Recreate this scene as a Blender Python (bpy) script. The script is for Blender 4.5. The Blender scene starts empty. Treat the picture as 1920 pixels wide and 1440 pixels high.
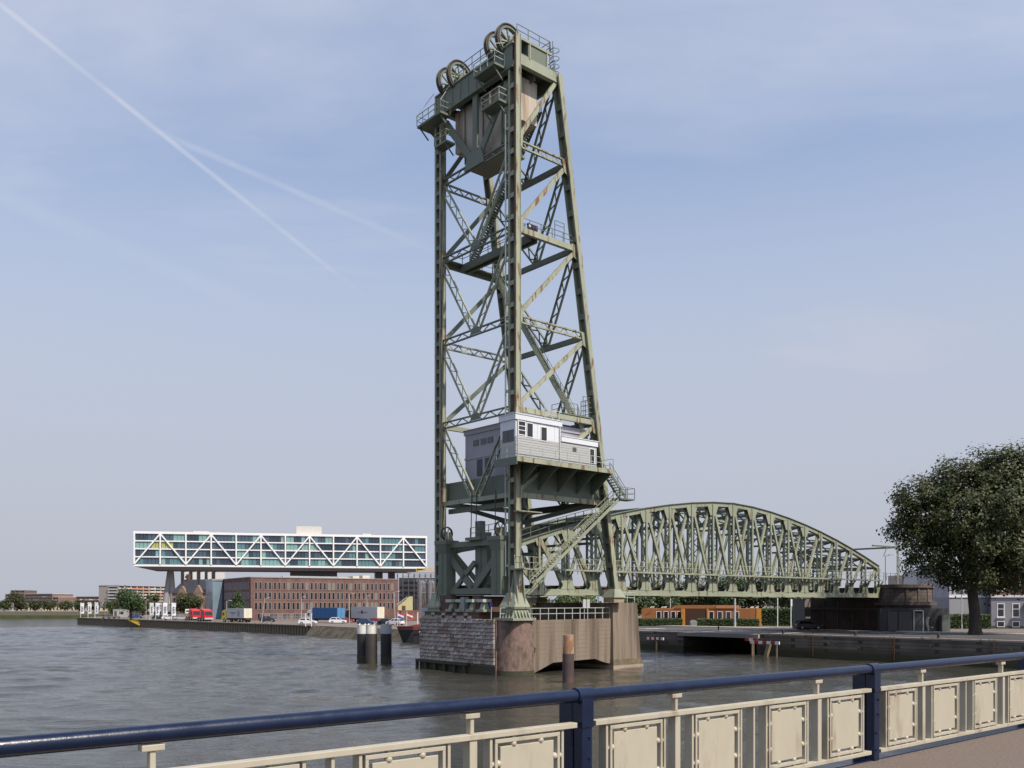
import bpy, math, random
from mathutils import Vector, Matrix
import numpy as np
random.seed(7)
R = math.radians
sc = bpy.context.scene
V = Vector

# ---------------------------------------------------------------- camera
F, CX, HY, CZ = 1700.0, 960.0, 1131.0, 6.9      # photo pixels: focal length, centre, horizon; eye height above the water
cam_d = bpy.data.cameras.new('camera')
cam = bpy.data.objects.new('camera', cam_d); sc.collection.objects.link(cam)
cam.location = (0, 0, CZ); cam.rotation_euler = (R(90), 0, 0)
cam_d.sensor_width = 36; cam_d.lens = 36 * F / 1920
cam_d.shift_y = (HY - 720) / 1920
cam_d.clip_start = 0.1; cam_d.clip_end = 9000
sc.camera = cam

# ---------------------------------------------------------------- sky and sun
SUN_EL, SUN_AZ = 52, 46          # azimuth in degrees to the right of straight behind the camera
sd = V((math.sin(R(SUN_AZ)) * math.cos(R(SUN_EL)), -math.cos(R(SUN_AZ)) * math.cos(R(SUN_EL)), math.sin(R(SUN_EL))))
w = bpy.data.worlds.new('World'); sc.world = w; w.use_nodes = True
nt = w.node_tree; nt.nodes.clear()
def N(t, **k):
    n = nt.nodes.new(t)
    for a, b in k.items(): setattr(n, a, b)
    return n
def LK(a, b): nt.links.new(a, b)
def VM(op, a, b=None):
    n = N('ShaderNodeVectorMath', operation=op)
    for i, x in enumerate((a, b)):
        if x is None: continue
        if hasattr(x, 'is_linked'): LK(x, n.inputs[i])
        else: n.inputs[i].default_value = x
    return n
def MA(op, a, b=None, c=None, clamp=False):
    n = N('ShaderNodeMath', operation=op, use_clamp=clamp)
    for i, x in enumerate((a, b, c)):
        if x is None: continue
        if hasattr(x, 'is_linked'): LK(x, n.inputs[i])
        else: n.inputs[i].default_value = x
    return n.outputs[0]
def MR(v, a, b, c=0., d=1.):
    n = N('ShaderNodeMapRange', interpolation_type='SMOOTHSTEP')
    LK(v, n.inputs[0])
    for i, x in enumerate((a, b, c, d)): n.inputs[i + 1].default_value = x
    return n.outputs[0]
def MIXC(f, a, b):
    n = N('ShaderNodeMix', data_type='RGBA')
    if hasattr(f, 'is_linked'): LK(f, n.inputs[0])
    else: n.inputs[0].default_value = f
    for i, x in ((6, a), (7, b)):
        if hasattr(x, 'is_linked'): LK(x, n.inputs[i])
        else: n.inputs[i].default_value = x
    return n.outputs[2]
sky = N('ShaderNodeTexSky', sky_type='NISHITA', sun_disc=False)
sky.sun_elevation = R(SUN_EL)
sky.sun_rotation = math.atan2(sd.x, sd.y)
sky.air_density = 1.0; sky.dust_density = 1.6; sky.ozone_density = 1.2
tc = N('ShaderNodeTexCoord')
dirn = VM('NORMALIZE', tc.outputs['Generated']).outputs[0]
sep = N('ShaderNodeSeparateXYZ'); LK(dirn, sep.inputs[0])
den = MA('ADD', MA('MAXIMUM', sep.outputs[2], 0.0), 0.22)
comb = N('ShaderNodeCombineXYZ')
LK(MA('DIVIDE', sep.outputs[0], den), comb.inputs[0]); LK(MA('DIVIDE', sep.outputs[1], den), comb.inputs[1])
def cloud(scale, stretch, lo, hi, seed, rough=.55, dist=.6):
    mp = N('ShaderNodeMapping'); LK(comb.outputs[0], mp.inputs[0])
    mp.inputs['Location'].default_value = seed; mp.inputs['Rotation'].default_value = (0, 0, R(-9)); mp.inputs['Scale'].default_value = stretch
    nz = N('ShaderNodeTexNoise'); LK(mp.outputs[0], nz.inputs['Vector'])
    nz.inputs['Scale'].default_value = scale; nz.inputs['Detail'].default_value = 7; nz.inputs['Roughness'].default_value = rough; nz.inputs['Distortion'].default_value = dist
    return MR(nz.outputs['Fac'], lo, hi)
c1 = cloud(0.95, (.5, 1, 1), .33, .68, (3.1, 1.7, 0))
c2 = cloud(2.1, (.4, 1.1, 1), .42, .82, (8.2, 4.4, 0), .6, .3)
veil = MA('ADD', MA('MULTIPLY', c1, .72), MA('MULTIPLY', c2, .40), clamp=True)
veil = MA('MAXIMUM', veil, MR(sep.outputs[2], .12, .62, .72, .0))
low = MR(sep.outputs[2], -.05, .62, .98, .0)                   # thin haze towards the horizon, all round
def pdir(x, y): return V(((x - CX) / F, 1, (HY - y) / F)).normalized()
def trail(p, q, width, soft, amount, s0=-.5):                         # an aircraft trail: a thin band along a great circle
    a, b = pdir(*p), pdir(*q)
    n = a.cross(b).normalized(); along = n.cross(a).normalized()
    dist = MA('ABSOLUTE', VM('DOT_PRODUCT', dirn, tuple(n)).outputs['Value'])
    s = VM('DOT_PRODUCT', dirn, tuple(along)).outputs['Value']
    e = b.dot(along)
    band = MR(dist, width, width + soft, 1, 0)
    ends = MA('MULTIPLY', MR(s, s0, s0 + .06), MR(s, e * .55, e * 1.02, 1, 0))
    nz = N('ShaderNodeTexNoise'); LK(dirn, nz.inputs['Vector']); nz.inputs['Scale'].default_value = 22; nz.inputs['Detail'].default_value = 4
    return MA('MULTIPLY', MA('MULTIPLY', band, ends), MR(nz.outputs['Fac'], .25, .7, amount * .35, amount))
t1 = trail((0, 8), (720, 585), .0004, .0030, .45)
t2 = trail((330, 262), (860, 492), .0004, .0042, .24, -.04)
t3 = trail((-40, 350), (560, 610), .001, .012, .12)
skyc = VM('MULTIPLY', sky.outputs[0], (.98, 1.06, 1.14)).outputs[0]
col = MIXC(low, MIXC(MA('MULTIPLY', veil, .85), skyc, (4.0, 4.15, 4.8, 1)), (2.78, 2.90, 3.34, 1))
tr_ = MA('ADD', t1, MA('ADD', t2, t3), clamp=True)
col = MIXC(tr_, col, (4.2, 4.3, 4.7, 1))
bg = N('ShaderNodeBackground'); LK(col, bg.inputs[0]); bg.inputs[1].default_value = 0.138
wo = N('ShaderNodeOutputWorld'); LK(bg.outputs[0], wo.inputs[0])
sl = bpy.data.lights.new('sun', 'SUN'); sl.energy = 3.9; sl.angle = R(1.0); sl.color = (1, .90, .76)
so = bpy.data.objects.new('sun', sl); sc.collection.objects.link(so)
so.rotation_euler = sd.to_track_quat('Z', 'Y').to_euler()
vs = sc.view_settings
vs.view_transform = 'Standard'; vs.look = 'None'; vs.exposure = 0.32; vs.gamma = 1; vs.use_curve_mapping = False
sc.cycles.use_denoising = True
sc.cycles.max_bounces = 6; sc.cycles.transparent_max_bounces = 8; sc.cycles.caustics_reflective = False

# ---------------------------------------------------------------- helpers
def D(x, y, Y): return V(((x - CX) / F * Y, Y, CZ + (HY - y) / F * Y))     # photo pixel at a depth
def G(x, y, z): return D(x, y, (CZ - z) * F / (y - HY))                    # photo pixel on the level z
def tag(o, label=None, cat=None, group=None, kind=None):
    if label: o['label'] = label
    if cat: o['category'] = cat
    if group: o['group'] = group
    if kind: o['kind'] = kind
    return o
def empty(name, loc=(0, 0, 0), rz=0, label=None, cat=None, group=None):
    o = bpy.data.objects.new(name, None); sc.collection.objects.link(o)
    o.location = loc; o.rotation_euler = (0, 0, rz); o.empty_display_size = .2
    return tag(o, label, cat, group)
def inst(src, parent=None, loc=None, rot=None, name=None):
    o = src.copy(); sc.collection.objects.link(o); o.parent = parent
    if name: o.name = name
    if loc is not None: o.location = loc
    if rot is not None: o.rotation_euler = rot
    return o
def tree_copy(root, loc, rz, label=None, group=None):
    r = inst(root, None, loc, (0, 0, rz))
    if label: r['label'] = label
    if group: r['group'] = group
    for ch in root.children:
        c = inst(ch, r)
        for g in ch.children: inst(g, c)
    return r
class MB:
    def __init__(s): s.v = []; s.f = []; s.s = []
    def add(s, vs, fs, smooth=False):
        b = len(s.v); s.v += [tuple(x) for x in vs]; s.f += [tuple(b + i for i in f) for f in fs]; s.s += [smooth] * len(fs); return s
    BF = [(0, 3, 2, 1), (4, 5, 6, 7), (0, 1, 5, 4), (1, 2, 6, 5), (2, 3, 7, 6), (3, 0, 4, 7)]
    def box(s, x0, x1, y0, y1, z0, z1):
        return s.add([(x0, y0, z0), (x1, y0, z0), (x1, y1, z0), (x0, y1, z0), (x0, y0, z1), (x1, y0, z1), (x1, y1, z1), (x0, y1, z1)], s.BF)
    def bar(s, p, q, w, h, up=(0, 0, 1)):           # w across, h along 'up'
        p, q = V(p), V(q); d = (q - p).normalized(); up = V(up)
        side = d.cross(up)
        if side.length < 1e-4: up = V((1, 0, 0)); side = d.cross(up)
        side.normalize(); u = side.cross(d).normalized()
        a, b = side * (w / 2), u * (h / 2)
        return s.add([p - a - b, p + a - b, p + a + b, p - a + b, q - a - b, q + a - b, q + a + b, q - a + b], [(0, 1, 2, 3), (7, 6, 5, 4), (0, 4, 5, 1), (1, 5, 6, 2), (2, 6, 7, 3), (3, 7, 4, 0)])
    def tube(s, p, q, r, n=8, r2=None, cap=True):
        p, q = V(p), V(q); d = (q - p).normalized(); r2 = r if r2 is None else r2
        a = d.orthogonal().normalized(); b = d.cross(a)
        vs = [c + (a * math.cos(2 * math.pi * i / n) + b * math.sin(2 * math.pi * i / n)) * rr for c, rr in ((p, r), (q, r2)) for i in range(n)]
        s.add(vs, [(i, (i + 1) % n, n + (i + 1) % n, n + i) for i in range(n)], True)
        if cap: s.add(vs, [tuple(range(n - 1, -1, -1)), tuple(range(n, 2 * n))])
        return s
    def prism(s, pts, ax, lo, hi):                  # polygon pts in the plane across axis ax (0 x, 1 y, 2 z), extruded lo..hi
        n = len(pts)
        def mk(a, b, c): return (c, a, b) if ax == 0 else (a, c, b) if ax == 1 else (a, b, c)
        vs = [mk(a, b, lo) for a, b in pts] + [mk(a, b, hi) for a, b in pts]
        return s.add(vs, [tuple(range(n - 1, -1, -1)), tuple(range(n, 2 * n))] + [(i, (i + 1) % n, n + (i + 1) % n, n + i) for i in range(n)])
    def ball(s, c, r, n=8, m=5):
        c = V(c); vs = [c + V((0, 0, -r))]
        for j in range(1, m):
            th = math.pi * j / m
            vs += [c + V((math.sin(th) * math.cos(2 * math.pi * i / n), math.sin(th) * math.sin(2 * math.pi * i / n), -math.cos(th))) * r for i in range(n)]
        vs.append(c + V((0, 0, r))); L = len(vs) - 1
        fs = [(0, 1 + (i + 1) % n, 1 + i) for i in range(n)]
        for j in range(m - 2): fs += [(1 + j * n + i, 1 + j * n + (i + 1) % n, 1 + (j + 1) * n + (i + 1) % n, 1 + (j + 1) * n + i) for i in range(n)]
        fs += [(L, 1 + (m - 2) * n + i, 1 + (m - 2) * n + (i + 1) % n) for i in range(n)]
        return s.add(vs, fs, True)
    def ring(s, c, r0, r1, half, ax=1, n=32):       # flat ring round axis ax
        c = V(c); vs = []
        for rr, hh in ((r0, -half), (r1, -half), (r1, half), (r0, half)):
            for i in range(n):
                a = 2 * math.pi * i / n; x, y = math.cos(a) * rr, math.sin(a) * rr
                vs.append(c + (V((x, hh, y)) if ax == 1 else V((hh, x, y)) if ax == 0 else V((x, y, hh))))
        fs = []
        for k in range(4):
            for i in range(n): fs.append((k * n + i, k * n + (i + 1) % n, ((k + 1) % 4) * n + (i + 1) % n, ((k + 1) % 4) * n + i))
        return s.add(vs, fs)
    def build(s, name, m, parent=None, label=None, cat=None, group=None, kind=None):
        me = bpy.data.meshes.new(name); me.from_pydata(s.v, [], s.f)
        me.polygons.foreach_set('use_smooth', s.s); me.validate(); me.update()
        ms = m if isinstance(m, (list, tuple)) else [m]
        for x in ms: me.materials.append(x)
        import bmesh
        if len(s.f) < 60000:
            bm = bmesh.new(); bm.from_mesh(me); bmesh.ops.recalc_face_normals(bm, faces=bm.faces); bm.to_mesh(me); bm.free()
        o = bpy.data.objects.new(name, me); sc.collection.objects.link(o); o.parent = parent
        return tag(o, label, cat, group, kind)
def one(name, m, parent, fn, *a, **k):
    mb = MB(); getattr(mb, fn)(*a, **k); return mb.build(name, m, parent)
def bevel(o, wdt, seg=2):
    b = o.modifiers.new('bevel', 'BEVEL'); b.width = wdt; b.segments = seg; b.limit_method = 'ANGLE'
    return o

# ---------------------------------------------------------------- materials
def srgb(r, g, b):
    f = lambda c: (c / 255 / 12.92) if c / 255 <= .04045 else ((c / 255 + .055) / 1.055) ** 2.4
    return (f(r), f(g), f(b))
MATS = {}
def mat(name, c, rough=.6, metal=0., var=.12, scale=1.5, c2=None, amt=(.55, .7), s2=.6, stretch=(1, 1, 1), bump=0., bscale=20., spec=.5, world=False):
    if name in MATS: return MATS[name]
    m = bpy.data.materials.new(name); m.use_nodes = True; MATS[name] = m
    t = m.node_tree; b = t.nodes['Principled BSDF']
    b.inputs['Roughness'].default_value = rough; b.inputs['Metallic'].default_value = metal; b.inputs['Specular IOR Level'].default_value = spec
    tcn = t.nodes.new('ShaderNodeTexCoord')
    mp = t.nodes.new('ShaderNodeMapping'); mp.inputs['Scale'].default_value = stretch; t.links.new(t.nodes.new('ShaderNodeNewGeometry').outputs['Position'] if world else tcn.outputs['Object'], mp.inputs[0])
    def noise(sca, det=5):
        n = t.nodes.new('ShaderNodeTexNoise'); t.links.new(mp.outputs[0], n.inputs['Vector'])
        n.inputs['Scale'].default_value = sca; n.inputs['Detail'].default_value = det; n.inputs['Roughness'].default_value = .62; return n.outputs['Fac']
    def rng(v, a, bb, lo, hi):
        n = t.nodes.new('ShaderNodeMapRange'); t.links.new(v, n.inputs[0])
        for i, x in enumerate((a, bb, lo, hi)): n.inputs[i + 1].default_value = x
        return n.outputs[0]
    n1 = noise(scale)
    hs = t.nodes.new('ShaderNodeHueSaturation'); hs.inputs['Color'].default_value = (*c, 1)
    t.links.new(rng(n1, .25, .75, 1 - var, 1 + var), hs.inputs['Value'])
    out = hs.outputs[0]
    if c2:
        mx = t.nodes.new('ShaderNodeMix'); mx.data_type = 'RGBA'
        t.links.new(rng(noise(s2, 8), amt[0], amt[1], 0, 1), mx.inputs[0]); t.links.new(out, mx.inputs[6]); mx.inputs[7].default_value = (*c2, 1)
        out = mx.outputs[2]
    t.links.new(out, b.inputs['Base Color'])
    t.links.new(rng(n1, .3, .7, max(0, rough - .08), min(1, rough + .08)), b.inputs['Roughness'])
    if bump:
        bp = t.nodes.new('ShaderNodeBump'); bp.inputs['Strength'].default_value = bump; bp.inputs['Distance'].default_value = .02
        t.links.new(noise(bscale, 4), bp.inputs['Height']); t.links.new(bp.outputs[0], b.inputs['Normal'])
    return m
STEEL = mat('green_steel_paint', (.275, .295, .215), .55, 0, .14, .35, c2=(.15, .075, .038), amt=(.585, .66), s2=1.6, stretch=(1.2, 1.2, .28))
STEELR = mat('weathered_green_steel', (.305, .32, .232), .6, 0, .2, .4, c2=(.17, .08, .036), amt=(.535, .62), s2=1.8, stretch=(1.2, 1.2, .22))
STEELD = mat('grey_shaded_green_steel', (.14, .162, .125), .6, 0, .12, .4, c2=(.11, .07, .04), amt=(.64, .75), s2=.9, stretch=(1, 1, .4))  # green paint darkened for shaded faces and recesses; also serves the grey parts
RUST = mat('rusty_brown_steel', (.12, .06, .032), .8, 0, .35, .8, c2=(.24, .26, .19), amt=(.5, .68), s2=.8, stretch=(1, 1, .25))
DARKST = mat('dark_rusty_steel', (.06, .05, .04), .75, 0, .25, .8)
RAILG = mat('pale_grey_rail_paint', (.42, .46, .42), .5, 0, .1)
CWT = mat('rust_streaked_concrete', (.50, .44, .37), .9, 0, .25, .5, c2=(.29, .20, .14), amt=(.50, .66), s2=.55, stretch=(1.6, 1.6, .12), bump=.3, bscale=6)
CABW = mat('pale_cabin_paint', (.66, .68, .72), .5, 0, .06, .6)
CABG = mat('grey_cabin_boards', (.42, .425, .42), .6, 0, .10, .8, stretch=(.3, .3, 6))
CABL = mat('lilac_grey_house_paint', (.33, .32, .36), .6, 0, .10, .5, c2=(.22, .18, .18), amt=(.6, .75), stretch=(1, 1, .3))
GLASSD = mat('dark_window_glass', (.02, .022, .028), .08, 0, .3, .5, spec=.8)
WHITE = mat('white_paint', (.78, .78, .77), .5, 0, .05)
FRAMEW = mat('white_window_frame', (.75, .75, .74), .5, 0, .04)
CONC = mat('weathered_pier_concrete', (.225, .178, .135), .95, 0, .25, .7, c2=(.105, .078, .058), amt=(.46, .62), s2=.8, stretch=(1.3, 1.3, .06), bump=.6, bscale=5)
CONCP = mat('pinkish_pier_brickwork', (.20, .135, .11), .95, 0, .38, 4, c2=(.11, .075, .058), amt=(.48, .62), s2=1.3, stretch=(1, 1, .6), bump=.7, bscale=6)
BRICKD = mat('dark_brown_brickwork', (.115, .065, .05), .95, 0, .3, 1.2, bump=.5, bscale=8)
ALGAE = mat('dark_green_algae', (.05, .05, .028), .9, 0, .3, 1.5)
STONES = [mat('pier_stone_%s' % n, c, .95, 0, .35, 1.7, c2=(.12, .085, .075), amt=(.50, .66), s2=1.6, bump=.8, bscale=7) for n, c in
          (('lilac_grey', (.39, .34, .305)), ('grey', (.44, .39, .345)), ('brown_grey', (.27, .21, .17)), ('pale', (.55, .50, .45)))]
BLUE = mat('navy_blue_paint', (.0036, .011, .038), .28, 0, .2, 6, c2=(.008, .016, .04), amt=(.62, .75), s2=4, bump=.06, bscale=45, world=True)
CREAM = mat('cream_paint', (.43, .395, .31), .45, 0, .05, 8, c2=(.29, .24, .175), amt=(.55, .72), s2=3.2, stretch=(1, 1, .35), bump=.05, bscale=60, world=True)
ASPH = mat('brown_footway_asphalt', (.165, .128, .105), .9, 0, .45, 30, bump=.8, bscale=90)
ROADM = mat('road_asphalt', (.075, .068, .066), .9, 0, .2, .2, c2=(.05, .046, .045), amt=(.5, .62), s2=.12)  # asphalt darkened to stand in for tree and bridge shadows
PAVE = mat('quay_paving', (.165, .135, .115), .9, 0, .2, .3)
GRASS = mat('rough_grass', (.075, .085, .035), .95, 0, .35, .2)
SHEET = mat('rusty_sheet_piling', (.085, .055, .04), .85, 0, .35, .5, c2=(.045, .05, .03), amt=(.48, .6), s2=.5, stretch=(1, 1, .5))
PILECAP = mat('pale_pile_edge', (.20, .16, .11), .85, 0, .3, .8)
BLK = mat('black_tarred_steel', (.022, .022, .025), .55, 0, .3, .8, c2=(.06, .045, .04), amt=(.5, .65), s2=.7)
BLKB = mat('brown_black_steel', (.055, .045, .042), .6, 0, .3, .8, c2=(.09, .065, .05), amt=(.5, .65), s2=.7)
BARK = mat('dark_bark', (.045, .036, .028), .95, 0, .3, 3, stretch=(2, 2, .4), bump=.8, bscale=8)
TYRE = mat('tyre_rubber', (.02, .02, .02), .85)
METAL = mat('galvanised_steel', (.42, .43, .44), .4, .5, .1)
LIGHTG = mat('light_grey_metal', (.5, .5, .5), .5, .2, .1)

# water: muddy river, rippled
def water_mat():
    m = bpy.data.materials.new('river_water'); m.use_nodes = True; t = m.node_tree; b = t.nodes['Principled BSDF']
    b.inputs['Base Color'].default_value = (.044, .043, .035, 1); b.inputs['Roughness'].default_value = .06; b.inputs['IOR'].default_value = 1.333
    g = t.nodes.new('ShaderNodeNewGeometry')
    prev = None
    for sca, str_, dist, det, rot, st in ((.9, 1, .10, 4, -8, (.6, 2.0, 1)), (2.6, 1, .035, 3, 12, (.6, 1.8, 1))):
        mp = t.nodes.new('ShaderNodeMapping'); mp.inputs['Rotation'].default_value = (0, 0, R(rot)); mp.inputs['Scale'].default_value = st
        t.links.new(g.outputs['Position'], mp.inputs[0])
        n = t.nodes.new('ShaderNodeTexNoise'); n.inputs['Scale'].default_value = sca; n.inputs['Detail'].default_value = det; n.inputs['Roughness'].default_value = .6; n.inputs['Distortion'].default_value = .5
        t.links.new(mp.outputs[0], n.inputs['Vector'])
        bp = t.nodes.new('ShaderNodeBump'); bp.inputs['Strength'].default_value = str_; bp.inputs['Distance'].default_value = dist
        t.links.new(n.outputs['Fac'], bp.inputs['Height'])
        if prev: t.links.new(prev, bp.inputs['Normal'])
        prev = bp.outputs[0]
    t.links.new(prev, b.inputs['Normal']); return m
WATER = water_mat()
def brick_mat(name, c1, c2, mortar, sx, rows, rough=.9, mossy=None):
    m = bpy.data.materials.new(name); m.use_nodes = True; t = m.node_tree; b = t.nodes['Principled BSDF']; b.inputs['Roughness'].default_value = rough
    tcn = t.nodes.new('ShaderNodeTexCoord'); sp = t.nodes.new('ShaderNodeSeparateXYZ'); t.links.new(tcn.outputs['Object'], sp.inputs[0])
    ad = t.nodes.new('ShaderNodeMath'); t.links.new(sp.outputs[0], ad.inputs[0]); t.links.new(sp.outputs[1], ad.inputs[1])
    cb = t.nodes.new('ShaderNodeCombineXYZ'); t.links.new(ad.outputs[0], cb.inputs[0]); t.links.new(sp.outputs[2], cb.inputs[1])
    br = t.nodes.new('ShaderNodeTexBrick'); t.links.new(cb.outputs[0], br.inputs['Vector'])
    br.inputs['Color1'].default_value = (*c1, 1); br.inputs['Color2'].default_value = (*c2, 1); br.inputs['Mortar'].default_value = (*mortar, 1)
    br.inputs['Scale'].default_value = 1; br.inputs['Brick Width'].default_value = sx; br.inputs['Row Height'].default_value = rows; br.inputs['Mortar Size'].default_value = rows * .08
    nz = t.nodes.new('ShaderNodeTexNoise'); t.links.new(tcn.outputs['Object'], nz.inputs['Vector']); nz.inputs['Scale'].default_value = .5; nz.inputs['Detail'].default_value = 6
    mr = t.nodes.new('ShaderNodeMapRange'); t.links.new(nz.outputs['Fac'], mr.inputs[0]); mr.inputs[1].default_value = .3; mr.inputs[2].default_value = .7; mr.inputs[3].default_value = .72; mr.inputs[4].default_value = 1.25
    hs = t.nodes.new('ShaderNodeHueSaturation'); t.links.new(br.outputs['Color'], hs.inputs['Color']); t.links.new(mr.outputs[0], hs.inputs['Value'])
    out = hs.outputs[0]
    if mossy:                                    # algae growth up to the tide line
        mz = t.nodes.new('ShaderNodeMapRange'); t.links.new(sp.outputs[2], mz.inputs[0]); mz.inputs[1].default_value = mossy; mz.inputs[2].default_value = mossy - .9
        mu = t.nodes.new('ShaderNodeMath'); mu.operation = 'MULTIPLY'; t.links.new(mz.outputs[0], mu.inputs[0]); t.links.new(mr.outputs[0], mu.inputs[1]); mu.use_clamp = True
        mx = t.nodes.new('ShaderNodeMix'); mx.data_type = 'RGBA'; t.links.new(mu.outputs[0], mx.inputs[0]); t.links.new(out, mx.inputs[6]); mx.inputs[7].default_value = (.045, .045, .022, 1); out = mx.outputs[2]
    t.links.new(out, b.inputs['Base Color']); return m
BRICK = brick_mat('red_brickwork', (.165, .08, .066), (.13, .067, .057), (.19, .14, .125), .42, .14)
QUAYW = brick_mat('old_quay_masonry', (.17, .145, .12), (.095, .08, .07), (.05, .043, .038), .95, .4, mossy=1.5)
ABUTM = brick_mat('sooty_abutment_stone', (.135, .11, .095), (.095, .08, .072), (.07, .055, .05), 1.3, .5)
def leafmat(name, a, b_):
    m = bpy.data.materials.new(name); m.use_nodes = True; t = m.node_tree; b = t.nodes['Principled BSDF']; b.inputs['Roughness'].default_value = .55
    g = t.nodes.new('ShaderNodeNewGeometry'); n = t.nodes.new('ShaderNodeTexNoise'); n.inputs['Scale'].default_value = .45; n.inputs['Detail'].default_value = 5
    t.links.new(g.outputs['Position'], n.inputs['Vector'])
    mr = t.nodes.new('ShaderNodeMapRange'); t.links.new(n.outputs['Fac'], mr.inputs[0]); mr.inputs[1].default_value = .35; mr.inputs[2].default_value = .65
    mx = t.nodes.new('ShaderNodeMix'); mx.data_type = 'RGBA'; t.links.new(mr.outputs[0], mx.inputs[0]); mx.inputs[6].default_value = (*a, 1); mx.inputs[7].default_value = (*b_, 1)
    hs = t.nodes.new('ShaderNodeHueSaturation'); t.links.new(mx.outputs[2], hs.inputs['Color'])
    oi = t.nodes.new('ShaderNodeMapRange'); t.links.new(g.outputs['Random Per Island'], oi.inputs[0]); oi.inputs[3].default_value = .7; oi.inputs[4].default_value = 1.28
    t.links.new(oi.outputs[0], hs.inputs['Value']); t.links.new(hs.outputs[0], b.inputs['Base Color'])
    tr = t.nodes.new('ShaderNodeBsdfTranslucent'); t.links.new(hs.outputs[0], tr.inputs[0])
    ms = t.nodes.new('ShaderNodeMixShader'); ms.inputs[0].default_value = .25
    t.links.new(b.outputs[0], ms.inputs[1]); t.links.new(tr.outputs[0], ms.inputs[2]); t.links.new(ms.outputs[0], t.nodes['Material Output'].inputs[0]); return m
LEAF = leafmat('olive_leaves', (.036, .056, .013), (.072, .076, .021))
LEAFG = leafmat('green_leaves', (.04, .072, .02), (.06, .095, .026))
LEAFL = leafmat('willow_leaves', (.07, .10, .03), (.09, .12, .035))


# ================================================================ SETTING
U = V((.757, .653, 0)).normalized(); W_ = V((-U.y, U.x, 0)); BO = V((.26, 87, 0)); BRZ = math.atan2(U.y, U.x)
def BL(s, t, z=0): return BO + U * s + W_ * t + V((0, 0, z))       # bridge frame: s along the railway, t across it
def river():
    # one sheet: a fine grid with real waves on the near river, plain quads out to the horizon
    X0, X1, Y0, Y1, st = -150., 90., 4., 270., .42
    nx, ny = int((X1 - X0) / st) + 1, int((Y1 - Y0) / st) + 1
    gx, gy = np.meshgrid(np.linspace(X0, X1, nx), np.linspace(Y0, Y1, ny)); rg = np.random.default_rng(11)
    def field(n, l0, l1, spread, slope):
        z = np.zeros_like(gx)
        for _ in range(n):
            lam = math.exp(rg.uniform(math.log(l0), math.log(l1))); an = R(78) + rg.normal() * spread; k = 2 * math.pi / lam; ph = rg.uniform(0, 6.28)
            z += slope / k * math.sqrt(2 / n) * np.sin(k * (gx * math.cos(an) + gy * math.sin(an)) + ph)
        return z
    def patch(l0, l1):
        z = np.zeros_like(gx)
        for _ in range(10):
            lam = rg.uniform(l0, l1); an = rg.uniform(0, 6.28); z += np.sin(2 * math.pi / lam * (gx * math.cos(an) * .5 + gy * math.sin(an)) + rg.uniform(0, 6.28))
        return 1 / (1 + np.exp(-z / 2.2))
    z = field(50, 1.5, 3.6, .45, .115) * (.35 + 1.1 * patch(14, 45)) + field(26, 4, 9, .5, .075) * (.4 + patch(25, 70)) + field(10, 12, 26, .6, .012)
    z *= 1 - .6 * np.clip((gx + 15) / 12, 0, 1)                     # sheltered water of the harbour mouth
    edge = np.minimum.reduce([gx - X0, X1 - gx, gy - Y0, Y1 - gy]); z *= np.clip(edge / 25, 0, 1)
    v = np.stack([gx, gy, z], -1).reshape(-1, 3)
    i = (np.arange(ny - 1)[:, None] * nx + np.arange(nx - 1)[None]).ravel(); f = np.stack([i, i + 1, i + nx + 1, i + nx], 1)
    far = np.array([(-2600, -60, 0), (2600, -60, 0), (2600, Y0, 0), (-2600, Y0, 0), (-2600, Y0, 0), (X0, Y0, 0), (X0, Y1, 0), (-2600, Y1, 0), (X1, Y0, 0), (2600, Y0, 0), (2600, Y1, 0), (X1, Y1, 0), (-2600, Y1, 0), (2600, Y1, 0), (2600, 6000, 0), (-2600, 6000, 0)], float)
    f = np.concatenate([f, len(v) + np.arange(16).reshape(4, 4)]); v = np.concatenate([v, far]); n = len(f)
    me = bpy.data.meshes.new('river_water'); me.vertices.add(len(v)); me.vertices.foreach_set('co', v.ravel()); me.loops.add(4 * n); me.loops.foreach_set('vertex_index', f.ravel())
    me.polygons.add(n); me.polygons.foreach_set('loop_start', np.arange(0, 4 * n, 4)); me.polygons.foreach_set('loop_total', np.full(n, 4)); me.polygons.foreach_set('use_smooth', np.ones(n, bool)); me.update(); me.materials.append(WATER)
    o = bpy.data.objects.new('river_water', me); sc.collection.objects.link(o); o['kind'] = 'structure'
river()
def land(name, pts, z, mtop, mside, zb=-1.5):
    n = len(pts)
    a = MB(); a.add([(x, y, z) for x, y in pts], [tuple(range(n))]); o = a.build(name, mtop, None, kind='structure')
    b = MB(); b.add([(x, y, z - .004) for x, y in pts] + [(x, y, zb) for x, y in pts], [(i, (i + 1) % n, n + (i + 1) % n, n + i) for i in range(n)])
    b.build('quay_wall', mside, o); return o
xy = lambda v: (v.x, v.y)
LZ, RZ = 2.1, 2.75
corner = BL(46, 50)
shoreL = [(-144, 301), (-40.7, 192), (-31, 179), (-17, 163), xy(corner)]
quay_left = land('quay_ground', shoreL + [xy(BL(140, 60)), (220, 420), (700, 1500), (-160, 1500), (-150, 330)], LZ, PAVE, SHEET)
quay_right = land('quay_ground', [xy(BL(46, 49.9)), xy(BL(46, 16.3)), xy(BL(58, 16.3)), xy(BL(58, 4.1)), xy(BL(46, 4.1)), xy(BL(46, -75)), xy(BL(150, -75)), xy(BL(400, -60)), xy(BL(400, 59)), xy(BL(140, 59.9))], RZ, PAVE, QUAYW)
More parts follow.
